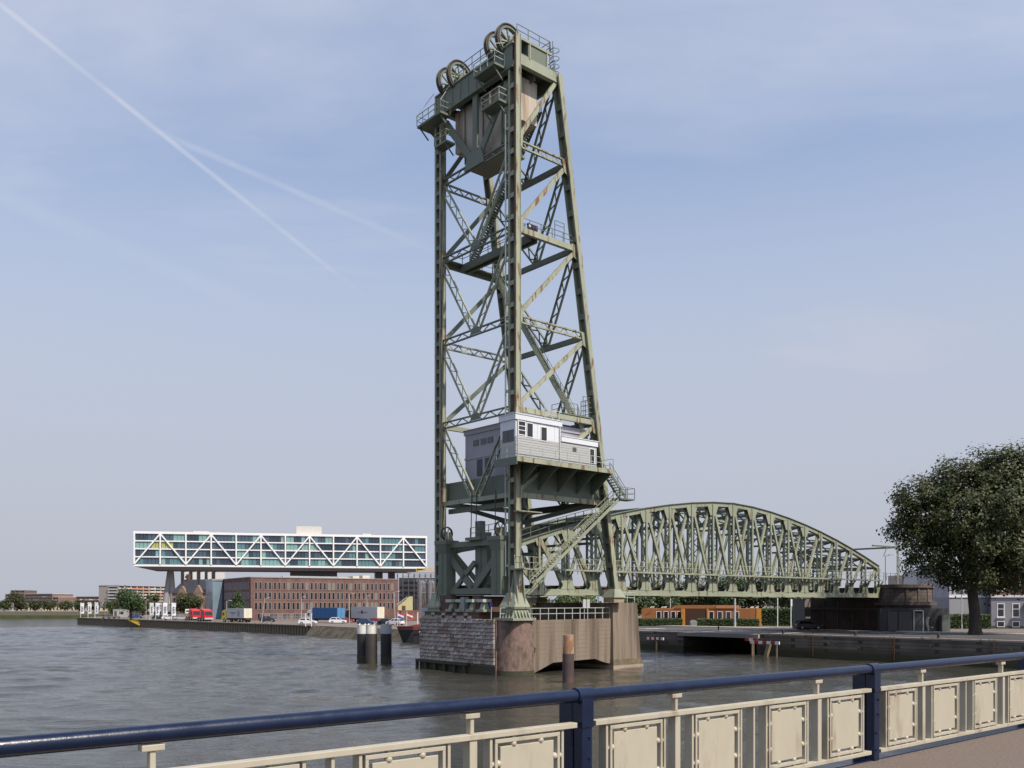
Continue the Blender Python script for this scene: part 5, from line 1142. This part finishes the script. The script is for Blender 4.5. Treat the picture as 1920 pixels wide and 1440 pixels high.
for x0, x1, yt, Y, mm, nf, nb, lab in ((1692, 1731, 1080, 420, mat('dull_pink_wall', (.36, .29, .27), .8), 5, 4, 'distant dull pink flats beyond the round abutment'), (1731.5, 1745, 1073, 410, mat('pale_glass_wall', (.42, .44, .46), .5), 6, 2, 'distant pale glassy flats in the middle of the three beyond the abutment'), (1746, 1761, 1070, 415, mat('white_render', (.7, .69, .67), .8), 7, 2, 'distant white flats beyond the abutment, rightmost of three')):
    flats('distant_flats', x0, Y, x1, Y + 3, yt, lab, mm, nb, nf, [mm, GYB], 10)

# ================================================================ SMALL THINGS
# sheet piling ridges of the left quay
pts = [V((x, y, 0)) for x, y in shoreL[:4]]; rp = None
pa, pb = pts[0], pts[1]; d = (pb - pa).normalized(); nn = V((d.y, -d.x, 0)); nn = nn if nn.y < 0 else -nn
k = 0; x = .6; Ltot = (pb - pa).length
while x < Ltot:
    c = pa + d * x + nn * .12
    if rp is None:
        a = MB(); a.prism([(-.32, 0), (-.2, -.3), (.2, -.3), (.32, 0)], 2, -1.0, LZ - .12); rp = a.build('sheet_pile', SHEET, quay_left); o = rp
    else: o = inst(rp, quay_left)
    o.location = (c.x, c.y, 0); o.rotation_euler = (0, 0, math.atan2(d.y, d.x) + (math.pi if nn.dot(V((-d.y, d.x, 0))) > 0 else 0))
    if k % 3 == 0: o.material_slots[0].link = 'OBJECT'; o.material_slots[0].material = PILECAP
    x += 1.25; k += 1
one('coping_beam', mat('quay_coping_concrete', (.20, .17, .14), .9), quay_left, 'bar', pa + nn * .15 + V((0, 0, LZ - .05)), pb + nn * .15 + V((0, 0, LZ - .05)), .7, .22)
# slope down to the water beside the barge
a = MB(); a.add([(-42, 191, LZ + .01), (-18, 163.5, LZ + .01), (-19.5, 161, -.4), (-43.5, 188.5, -.4)], [(0, 1, 2, 3)]); a.build('stone_slope', mat('brown_revetment', (.085, .068, .05), .95, 0, .3, .5, c2=(.035, .036, .02), amt=(.45, .6)), None, kind='structure')

# vehicles
def wheel(par, x, y, r=.32, wd=.22):
    a = MB(); a.tube((x, y - wd / 2, r), (x, y + wd / 2, r), r, 18); w_ = a.build('wheel', TYRE, par)
    a = MB(); a.tube((x, y - wd / 2 - .01, r), (x, y + wd / 2 + .01, r), r * .58, 12); a.build('rim', METAL, w_)
def car(loc, rz, paint, label, group=None, L=4.2, W=1.75, H=1.45, hatch=True):
    e = empty('parked_car', loc, rz, label, 'car', group); h = L / 2; w2 = W / 2
    body = [(-h, .35), (-h + .05, .75), (-h + .15, .92), (-.6 * h, .96), (.35 * h, .92), (.92 * h, .74), (h, .55), (h - .02, .28), (.75 * h, .2), (-.8 * h, .2)]
    a = MB(); a.prism(body, 1, -w2, w2); bevel(a.build('body', paint, e), .06, 2)
    lo, hi = (( -h + .2, .42 * h) if hatch else (-.75 * h, .42 * h)), ((-.55 * h, .1 * h) if hatch else (-.5 * h, .1 * h)); z0, z1 = .9, H
    def frus(nm, m, ins, dz0, dz1, ex=0):
        a = MB(); b0, b1, t0, t1 = lo[0], lo[1], hi[0] - (.25 if hatch else 0), hi[1]
        a.add([(b0 - ex, -w2 + ins, z0 + dz0), (b1 + ex, -w2 + ins, z0 + dz0), (b1 + ex, w2 - ins, z0 + dz0), (b0 - ex, w2 - ins, z0 + dz0), (t0 - ex, -w2 + .22 + ins, z1 + dz1), (t1 + ex, -w2 + .22 + ins, z1 + dz1), (t1 + ex, w2 - .22 - ins, z1 + dz1), (t0 - ex, w2 - .22 - ins, z1 + dz1)], MB.BF); return a.build(nm, m, e)
    frus('window_band', GLASSD, .03, 0, -.06)
    a = MB(); a.add([(hi[0] - (.28 if hatch else .03), -w2 + .24, z1 - .07), (hi[1] + .03, -w2 + .24, z1 - .07), (hi[1] + .03, w2 - .24, z1 - .07), (hi[0] - (.28 if hatch else .03), w2 - .24, z1 - .07), (hi[0] - .1, -w2 + .32, z1), (hi[1] - .1, -w2 + .32, z1), (hi[1] - .1, w2 - .32, z1), (hi[0] - .1, w2 - .32, z1)], MB.BF); a.build('roof', paint, e)
    for sgn in (-1, 1):
        for xb, xt in ((lo[0] + .02, hi[0] - (.25 if hatch else .0)), (-.12 * h, -.16 * h), (lo[1] - .02, hi[1])): one('pillar', paint, e, 'bar', (xb, sgn * (w2 - .02), z0 - .02), (xt, sgn * (w2 - .235), z1 - .05), .06, .09)
        for x in (-.6 * h, .62 * h): wheel(e, x, sgn * (w2 - .1))
        bx('headlight', WHITE, e, h - .22, h - .03, sgn * (w2 - .3) - .16, sgn * (w2 - .3) + .16, .58, .72)
        bx('tail_light', mat('tail_light_red', (.4, .02, .02), .3), e, -h - .01, -h + .1, sgn * (w2 - .2) - .12, sgn * (w2 - .2) + .12, .66, .86)
        bx('mirror', paint, e, .36 * h, .36 * h + .12, sgn * (w2 + .08) - .08, sgn * (w2 + .08) + .08, .92, 1.05)
    bx('number_plate', WHITE, e, h - .02, h + .02, -.26, .26, .36, .47)
    return e
def cpaint(n, c): return mat(n, c, .25, .1, .03, spec=.6)
CP = dict(black=cpaint('black_car_paint', (.012, .012, .015)), blue=cpaint('blue_car_paint', (.03, .06, .16)), red=cpaint('red_car_paint', (.35, .025, .025)), dark=cpaint('dark_grey_car_paint', (.035, .038, .045)), white=cpaint('white_car_paint', (.72, .72, .72)), silver=cpaint('silver_car_paint', (.4, .41, .43)))
p = hp(1515, 143); car((p.x, p.y, RZ + .01), .06, CP['black'], 'black hatchback parked on the road beside the abutment')
gq = 'cars parked on the left quay'
for x, Y, a_, cn, lab in ((688, 199, -.3, 'blue', 'dark blue car on the quay behind the white topped mooring piles'), (707, 204, -.4, 'red', 'red car between the dark blue and the dark grey car on the quay'), (722, 200, 2.5, 'dark', 'dark grey car right of the red car on the quay'), (741, 198, 2.6, 'white', 'white car at the right end of the parked row by the flags'), (648, 222, .2, 'red', 'small red car behind the blue container trailer'), (633, 214, .2, 'white', 'white and red car low in front of the blue container trailer'),
                          (502, 234, 0, 'dark', 'dark blue black car in front of the mesh fence'), (577, 205, .1, 'white', 'white car at the left end of the blue container lorry'), (255, 285, .1, 'blue', 'blue car on the quay behind the yellow gangway'), (318, 262, .1, 'white', 'white car half hidden by the right banners'), (340, 258, .3, 'silver', 'silver car left of the red lorry cabs'), (300, 262, .2, 'dark', 'dark car between the banners')):
    car((hp(x, Y).x, Y, LZ + .01), a_, CP[cn], lab, gq)
def lorry(loc, rz, box_m, cab_m, label, L=8.0, H=3.4, cab=True, rear_m=None, marks=None, box=True):
    e = empty('lorry', loc, rz, label, 'lorry', 'lorries on the left quay'); cl = 2.1
    if box:
        b = bx('cargo_box', box_m, e, -L, -.2, -1.25, 1.25, 1.05, H)
        bx('rear_door', rear_m or box_m, b, -L - .05, -L, -1.2, -.03, 1.1, H - .05); bx('rear_door', rear_m or box_m, b, -L - .05, -L, .03, 1.2, 1.1, H - .05)
        n = int(L / .5)
        for k in range(n):
            for sg in (-1, 1): bx('side_rib', box_m, b, -L + .25 + k * .5, -L + .42 + k * .5, sg * 1.25 - (.04 if sg < 0 else 0), sg * 1.25 + (.04 if sg > 0 else 0), 1.1, H - .05) if marks is None else None
        for (x0, x1, z0, z1, m) in marks or []: bx('side_marking', m, b, -L + x0, -L + x1, 1.25, 1.27, z0, z1)
    bx('chassis', DARKST, e, -L, 1.6 if cab else 0, -.5, .5, .65, 1.04)
    for x in ((-L + 1.0, -L + 2.2) if box else (-1.6, -.5)):
        for sg in (-1, 1): wheel(e, x, sg * 1.05, .5, .3)
    if cab:
        a = MB(); a.prism([(0, .6), (cl, .6), (cl, 1.5), (cl - .25, 2.75), (cl - .5, 2.95), (0, 3.3)], 1, -1.2, 1.2); c = bevel(a.build('cab', cab_m, e), .08)
        a = MB(); a.add([(cl + .01, -1.05, 1.6), (cl + .01, 1.05, 1.6), (cl - .2, 1.0, 2.6), (cl - .2, -1.0, 2.6)], [(0, 1, 2, 3)]); a.add([(cl + .03, -1.05, 1.6), (cl + .03, 1.05, 1.6), (cl - .18, 1.0, 2.6), (cl - .18, -1.0, 2.6)], [(0, 1, 2, 3)]); a.build('windscreen', GLASSD, c)
        for sg in (-1, 1): bx('side_window', GLASSD, c, cl - 1.2, cl - .45, sg * 1.2 - .02, sg * 1.2 + .02, 1.7, 2.4)
        bx('bumper', LIGHTG, c, cl - .1, cl + .12, -1.2, 1.2, .5, .95)
        for sg in (-1, 1): wheel(e, .9, sg * 1.05, .5, .3)
    return e
GT = mat('grey_trailer_side', (.36, .37, .39), .5, 0, .05); CRD = mat('cream_rear_door', (.66, .62, .50), .6); BLC = mat('blue_container', (.02, .09, .24), .5, 0, .08); RDC = cpaint('red_cab_paint', (.62, .02, .025)); YLC = cpaint('yellow_cab_paint', (.55, .42, .05))
INK = mat('dark_print', (.04, .06, .10), .6)
tz = math.radians(143)
p = hp(470, 216.5); lorry((hp(432, 232).x, 232, LZ), tz, GT, YLC, 'box lorry with pale grey box and yellow cab in front of the conical tree', 7.2, 3.5, True, CRD, [(1.6, 2.6, 1.5, 2.9, mat('print_grey', (.2, .22, .24), .6)), (3.4, 5.2, 2.2, 2.3, INK), (3.4, 5.6, 2.45, 2.52, INK), (4.2, 4.9, 1.6, 1.68, INK)])
lorry((hp(592, 226).x, 226, LZ), tz, BLC, CP['white'], 'lorry with white cab and bright blue container in front of the brick building', 9.2, 3.7, True, mat('pale_blue_container_end', (.09, .22, .42), .5), None)
lorry((hp(664, 228).x, 228, LZ), tz, GT, CP['dark'], 'long grey trailer with cream rear doors and a small dark emblem', 9.4, 3.9, True, CRD, [(4.9, 5.6, 2.2, 2.95, INK), (3.4, 4.7, 2.5, 2.62, INK), (5.8, 6.6, 2.5, 2.62, INK)])
lorry((hp(362, 252).x, 252, LZ), -.75, None, RDC, 'bright red lorry cab without trailer, left one of two', 3, 3, True, box=False); lorry((hp(384, 241).x, 241, LZ), -.75, None, RDC, 'bright red lorry cab without trailer, right one nearer the quay edge', 3, 3, True, box=False)
# banners, flags and lamp posts
BAN = mat('white_banner_cloth', (.74, .74, .76), .7); BINK = mat('banner_blue_mark', (.12, .18, .36), .7)
words_ = ('first', 'second', 'third', 'fourth', 'fifth', 'sixth', 'seventh', 'eighth', 'ninth', 'tenth')
for k, (x, Y, ht) in enumerate(((151, 299, 5.0), (165, 298, 5.2), (178, 296, 5.2), (281, 257, 5.0), (292, 255, 5.0), (306, 252, 5.0), (322, 249, 5.0))):
    e = empty('banner_flag', (hp(x, Y).x, Y, LZ), 0, 'tall white banner on a pole on the left quay, %s from the left' % words_[k], 'banner', 'white banners on the left quay')
    one('pole', WHITE, e, 'tube', (0, 0, 0), (0, 0, ht), .06, 8)
    a = MB(); n = 7; vs_ = []
    for i in range(n + 1):
        z = 1.4 + (ht - 1.5) * i / n; vs_ += [(.07, .02 * math.sin(i * 2), z), (1.15, .16 * math.sin(i * 1.3 + k), z)]
    a.add(vs_, [(2 * i, 2 * i + 1, 2 * i + 3, 2 * i + 2) for i in range(n)], True); a.build('cloth', BAN, e)
    for z in (2.2, 2.9, 3.5): bx('mark', BINK, e, .35, .85, -.16, -.145, z, z + .3)
for x, cols, lab in ((745, ((.45, .04, .05), (.7, .7, .7), (.05, .08, .3)), 'small red white and blue flag on a slanting pole by the barge'), (762, ((.5, .05, .06), (.72, .7, .7), (.5, .06, .07)), 'small red and white flag on a pole above the barge')):
    e = empty('flag', (hp(x, 185).x, 185, LZ - .3), 0, lab, 'flag'); one('pole', WHITE, e, 'tube', (0, 0, 0), (.1, 0, 3.4), .04, 6)
    for i, c in enumerate(cols): a = MB(); a.add([(.1 + j * .3, .08 * math.sin(j * 1.7), 3.35 - (i + q_) * .38 - j * .12) for q_ in (0, 1) for j in range(5)], [(j, j + 1, j + 6, j + 5) for j in range(4)], True); a.build('stripe', mat('flag_%s' % ('red', 'white', 'blue')[i if x == 745 else (0, 1, 0)[i]], c, .8), e)
for k, x in enumerate((573, 584, 783)):
    e = empty('white_post', (hp(x, 191 if x < 700 else 172).x, 191 if x < 700 else 172, LZ - .1), 0, ('white post at the quay edge, left of a pair', 'white post at the quay edge, right of a pair', 'white post above the barge bow')[k], 'post', 'white posts by the water'); one('shaft', WHITE, e, 'tube', (0, 0, 0), (0, 0, 2.6 if x < 700 else 3.0), .09, 8); one('cap', WHITE, e, 'tube', (0, 0, 2.6 if x < 700 else 3.0), (0, 0, 2.75 if x < 700 else 3.15), .13, 8)
def lamp(loc, h, arm, label, lean=0., m=LIGHTG, group='street lamps', dbl=False):
    e = empty('street_lamp', loc, 0, label, 'street lamp', group); one('pole', m, e, 'tube', (0, 0, 0), (lean, 0, h), .09, 8, .055)
    for s_ in ((1, -1) if dbl else (1,)):
        one('arm', m, e, 'tube', (lean, 0, h - .05), (lean + arm * s_, 0, h + .15), .045, 6); bx('lamp_head', LIGHTG, e, lean + arm * s_ - .35, lean + arm * s_ + .35, -.13, .13, h + .1, h + .24)
    return e
gl = 'street lamps on the left quay'
for x, Y, yt, arm, ln, lab in ((425, 236, 1127, 1.0, 0, 'street lamp beside the yellow cab of the box lorry'), (490, 226, 1122, 1.0, .9, 'leaning street lamp at the corner of the brick building'), (565, 240, 1120, .8, 0, 'thin street lamp in front of the middle of the brick building'), (655, 214, 1114, .9, 0, 'street lamp between the blue container and the grey trailer'), (688, 232, 1118, 0.4, 0, 'thin pole behind the grey trailer'), (741, 228, 1110, 1.1, -.3, 'street lamp near the yellow shed'), (368, 262, 1131, .7, 0, 'street lamp above the red lorry cabs'), (274, 290, 1126, 0.5, 0, 'thin pole left of the right banners'), (197, 300, 1132, .5, 0, 'street lamp near the grey pontoon'), (225, 296, 1134, .6, 0, 'street lamp behind the grey site cabin')):
    lamp((hp(x, Y).x, Y, LZ), CZ + (HY - yt) * Y / F - LZ, arm, lab, ln, group=gl)
gr_ = 'street lamps on the right bank'
p = G(1660, 1181, RZ); lamp((p.x, p.y, RZ), CZ + (HY - 1042) * p.y / F - RZ, .9, 'tall street lamp with dark head in front of the round abutment', 0, STEELD, gr_)
for x, yb, yt, lab in ((1803, 1179, 1095, 'thin grey lamp post left of the big tree trunk'), (1378, 1175, 1122, 'thick white pole in front of the orange pavilion windows'), (1257, 1171, 1121, 'white pole with yellow box left of the pavilion entrance')):
    p = G(x, yb, RZ); e = empty('road_pole', (p.x, p.y, RZ), 0, lab, 'pole', 'poles along the road'); h_ = (yb - yt) * p.y / F
    one('shaft', LIGHTG, e, 'tube', (0, 0, 0), (0, 0, h_), .16 if x == 1378 else .09, 10); one('base', LIGHTG, e, 'tube', (0, 0, 0), (0, 0, .9), .22 if x == 1378 else .13, 10)
    if x == 1257: bx('yellow_box', YEL, e, -.1, .4, -.2, .0, 2.3, 2.8)
    if x == 1803: one('arm', LIGHTG, e, 'tube', (0, 0, h_), (-1, 0, h_ + .2), .05, 6)
for k, x in enumerate((1458, 1483, 1504)):
    p = hp(x, 158); e = empty('flag_pole', (p.x, p.y, RZ), 0, ('short white flag pole above the tall hedge, left of three', 'white flag pole with furled white flag above the tall hedge', 'white flag pole above the tall hedge, right of three')[k], 'flag pole', 'flag poles by the hedge'); one('shaft', WHITE, e, 'tube', (0, 0, 0), (0, 0, 4.9), .08, 8)
    if k == 1: bx('furled_flag', BAN, e, .05, .35, -.05, .05, 3.6, 4.85)
    else: one('cap', WHITE, e, 'ball', (0, 0, 4.95), .1)
p = G(1347, 1181, RZ); e = empty('bollard', (p.x, p.y, RZ), 0, 'single dark bollard on the road near the quay edge', 'bollard'); one('shaft', BLK, e, 'tube', (0, 0, 0), (0, 0, .95), .12, 10, .1); one('cap', BLK, e, 'ball', (0, 0, 1.0), .13)
p = hp(1300, 162.4); e = empty('grit_bin', (p.x, p.y, RZ), 0, 'grey domed container at the pavilion entrance', 'container'); GB = mat('grey_plastic', (.2, .21, .21), .6); a = MB(); a.prism([(-.55, 0), (.55, 0), (.6, .8), (.45, 1.05), (.2, 1.15), (-.2, 1.15), (-.45, 1.05), (-.6, .8)], 1, -.45, .45); a.build('shell', GB, e); bx('lid_rim', LIGHTG, e, -.63, .63, -.48, .48, .78, .84)
# catenary mast at the end of the span
cm = empty('catenary_mast', tuple(BL(77.5, .4, 9.6)), BRZ, 'lattice catenary mast with horizontal beam at the right end of the span', 'mast')
for e0_ in (-.2, .2): one('upright', STEEL, cm, 'bar', (e0_, 0, 0), (e0_, 0, 7.0), .09, .12)
lc = MB()
for k in range(14): lc.box(-.2, .2, -.05, .05, .2 + k * .5, .42 + k * .5)
lc.build('batten_plates', STEELD, cm, kind='stuff')
one('beam', STEELD, cm, 'bar', (0, 0, 5.8), (-7.0, 0.4, 5.8), .18, .22); one('stay', STEELD, cm, 'bar', (-3.2, .1, 5.7), (-4.2, .1, 4.3), .08, .1); one('second_upright', STEELD, cm, 'bar', (0, 9.5, 0), (0, 9.5, 6), .3, .3); one('cross_beam', STEELD, cm, 'bar', (0, 0, 5.8), (0, 9.5, 5.8), .2, .25)
# slab bridge over the inlet and the red and white guard boards
sb = MB(); q = [BL(45.6, 17), BL(45.6, 3.6), BL(58.5, 3.6), BL(58.5, 17)]
sb.add([(p.x, p.y, RZ - .5) for p in q] + [(p.x, p.y, RZ + .03) for p in q], MB.BF); o = sb.build('culvert_slab', mat('pale_slab_concrete', (.28, .26, .24), .85), None, kind='structure')
RED = mat('signal_red_paint', (.40, .03, .03), .6)
def board(s, t0, t1, z, label, posts, n=6, m0=0):
    e = empty('guard_board', tuple(BL(s, t0)), BRZ - math.pi / 2, label, 'guard board', 'red and white guard boards at the inlet'); Ln = t0 - t1
    for k in range(n): bx('segment', RED if (k + m0) % 2 else WHITE, e, k * Ln / n, (k + 1) * Ln / n, -.08, .08, z, z + .38)
    for x in posts: one('post', mat('weathered_timber', (.18, .14, .09), .9, 0, .3, 2), e, 'bar', (x, .12, -1.5), (x, .12, z + .3), .2, .16)
    return e
b_ = board(43.6, 3.4, -.9, 1.65, 'red and white board on timber posts at the right side of the inlet', (.15, 3.8), 7); one('leaning_pile', mat('pale_old_timber', (.26, .21, .12), .9, 0, .3, 2), b_, 'bar', (2.0, .25, -.5), (2.7, .3, 1.9), .55, .4)
board(45.0, 5.2, 3.3, 1.9, 'short dark red and white board behind the right guard board', (1.2,), 3, 1); board(45.4, 22.5, 19.4, 1.55, 'red and white board fixed low on the quay wall left of the inlet', (1.6,), 7)
p = G(1903, 1222, 0); e = empty('yellow_guard_frame', (G(1895, 1221, 1.0).x, G(1895, 1221, 1.0).y, 0), BRZ - math.pi / 2, 'yellow tubular frame on the quay wall at the right edge', 'guard frame')
for x in (0, 1.6, 2.0, 3.4): one('leg', PILECAP, e, 'tube', (x, 0, -1), (x, 0, 2.2), .12, 10)
for x in (0, 2.0): one('top_tube', PILECAP, e, 'tube', (x, 0, 2.2), (x + 1.5, 0, 2.2), .12, 10)
# barge
bgp = hp(733, 156); bg_ = empty('river_barge', (bgp.x, bgp.y, 0), -.12, 'black and red river barge moored left of the pier', 'barge')
HULL = mat('black_hull', (.02, .018, .02), .5, 0, .2, .4); HRED = mat('oxide_red_hull', (.20, .045, .035), .55, 0, .2, .4)
def hull(z0, z1, o_, m, nm):
    a = MB(); P_ = [(0 + (1.5 - z0 * .4), 2.5), (4, -.2 - o_), (24, -.2 - o_), (24, 5), (4, 5)]; Q_ = [(0 + (1.5 - z1 * .4), 2.5), (4, -.2 - o_), (24, -.2 - o_), (24, 5), (4, 5)]
    a.add([(x, y, z0) for x, y in P_] + [(x, y, z1) for x, y in Q_], [(4, 3, 2, 1, 0), (5, 6, 7, 8, 9)] + [(i, (i + 1) % 5, 5 + (i + 1) % 5, 5 + i) for i in range(5)]); return a.build(nm, m, bg_)
hull(-.5, 2.3, 0, HULL, 'hull'); hull(2.3, 2.9, .04, HRED, 'sheer_strake'); bx('rubbing_strake', HULL, bg_, 3.5, 24, -.32, -.2, 1.6, 1.8)
a = MB(); a.prism([(2.5, 2.9), (24, 2.9), (24, 3.3), (7, 3.7)], 1, .6, 4.2); a.build('hatch_cover', HRED, bg_)
for x in (5.2, 6.0): one('anchor_eye', WHITE, bg_, 'tube', (x, -.2, 2.0), (x, -.3, 2.0), .16, 10)
# grey pontoon, yellow gangway and site cabin at the tip of the left quay
p = hp(193, 284); pt = empty('mooring_pontoon', (p.x, p.y, 0), -.1, 'grey timber mooring stage at the tip of the left quay', 'mooring stage'); TG = mat('grey_old_timber', (.17, .16, .15), .9, 0, .25, .6)
for x in (.2, 2.0, 3.6, 5.4): one('pile', TG, pt, 'tube', (x, 0, -1), (x, 0, 2.6 + (x < 3) * .9), .3, 10)
for z in (.9, 1.7, 2.5, 3.2): bx('waling', TG, pt, -.1, 2.4 if z > 2.6 else 5.8, -.5, -.2, z, z + .35)
p = hp(239, 262); yg = empty('yellow_gangway', (p.x, p.y, 0), -.2, 'yellow sloping gangway against the left quay', 'gangway'); YG = mat('gangway_yellow', (.55, .40, .05), .6)
for e0_ in (0, 1.0): one('side_beam', YG, yg, 'bar', (0, e0_, 2.3), (4.0, e0_, .6), .15, .4); one('handrail', YG, yg, 'bar', (0, e0_, 3.0), (4.0, e0_, 1.3), .08, .08)
for k in range(9): one('tread', YG, yg, 'bar', (.2 + k * .45, 0, 2.25 - k * .19), (.2 + k * .45, 1.0, 2.25 - k * .19), .25, .08)
p = hp(212, 296); sc_, = (empty('site_cabin', (p.x, p.y, LZ), 0, 'plain grey site cabin on the left quay', 'cabin'),); bx('wall', mat('site_cabin_grey', (.38, .38, .37), .7), sc_, 0, 4.2, 0, 2.4, .1, 2.7); bx('roof', LIGHTG, sc_, -.1, 4.3, -.1, 2.5, 2.7, 2.82); bx('door', DGREY, sc_, .4, 1.2, -.03, 0, .15, 2.2); bx('window', GLASSD, sc_, 2.0, 3.4, -.03, 0, 1.2, 2.1)
p = hp(352, 252); e = empty('information_board', (p.x, p.y, LZ), 0, 'small white board with black marks on a post near the red cabs', 'sign'); one('post', WHITE, e, 'bar', (0, 0, 0), (0, 0, 2.0), .2, .2); bx('board', WHITE, e, -.65, .65, -.08, .08, 2.0, 3.2); bx('marks', BLK, e, -.4, .4, -.1, -.085, 2.4, 2.8)

# cabin fittings: seams, downpipe, vents, roof aerial
for k in range(5): bx('panel_seam', CABG, cb, -.55 + k * 1.1 + .4, -.52 + k * 1.1 + .4, -2.21, -2.2, 22.4, 24.0)
one('downpipe', LIGHTG, cb, 'tube', (-1.6, -2.28, 20.5), (-1.6, -2.28, 24.0), .05, 8); one('downpipe', LIGHTG, cb, 'tube', (3.8, -2.28, 20.5), (3.8, -2.28, 24.0), .05, 8)
one('aerial', LIGHTG, cb, 'tube', (2.6, -1.4, 24.5), (2.6, -1.4, 26.4), .03, 6); railing('roof_rail', RAILG, [(2.0, -2.1, 24.57), (3.9, -2.1, 24.57)], cb, .9, (.9, .45), .9, .025)
bx('vent', DGREY, cb, 5.6, 6.1, -2.26, -2.2, 21.8, 22.2); bx('door', MATS['dark_grey_door'], cb, 8.98, 9.04, -1.6, -.8, 20.45, 22.4)
for k in range(3): one('cable_conduit', DARKST, hs, 'tube', (.92, 1.4 + k * .18, 19.6), (.92, 1.4 + k * .18, 24.3), .03, 6)
# fittings of the right quay wall: ladders, fender timbers, mooring rings, bollards, grass tufts
qf = [(-4.0, 'near the guard boards'), (-14.5, 'in the middle of the wall'), (-25.5, 'towards the right edge')]
for t_, w__ in qf:
    e = empty('quay_ladder', tuple(BL(45.95, t_)), BRZ - math.pi / 2, 'rusty iron ladder on the right quay wall, ' + w__, 'ladder', 'ladders on the right quay wall')
    for x in (-.22, .22): one('rail', RUST, e, 'bar', (x, -.1, .2), (x, -.1, RZ + .25), .06, .06)
    for k in range(8): one('rung', RUST, e, 'bar', (-.22, -.1, .4 + k * .32), (.22, -.1, .4 + k * .32), .04, .04)
for k, t_ in enumerate((0.5, -9.5, -19.5, -31)):
    e = empty('mooring_bollard', tuple(BL(46.6, t_, RZ + .18)), 0, 'black iron bollard on the right quay edge, %s from the inlet' % words_[k], 'bollard', 'bollards on the right quay edge')
    one('shaft', BLK, e, 'tube', (0, 0, 0), (0, 0, .42), .16, 12, .13); one('head', BLK, e, 'tube', (0, 0, .42), (0, 0, .56), .22, 12, .18)
rn = random.Random(3)
for k in range(46):
    t_ = 3 - rn.random() * 40; weed(quay_right, tuple(BL(45.92, t_, rn.choice((RZ + .12, RZ + .1, 1.6, 2.0)))), rn.uniform(.12, .34), 16, LEAFG if k % 3 else LEAF)
for k in range(30):
    f_ = rn.random(); c = pa + (pb - pa) * f_ + nn * .2; weed(quay_left, (c.x, c.y, LZ + .1), rn.uniform(.2, .45), 16, LEAFG)
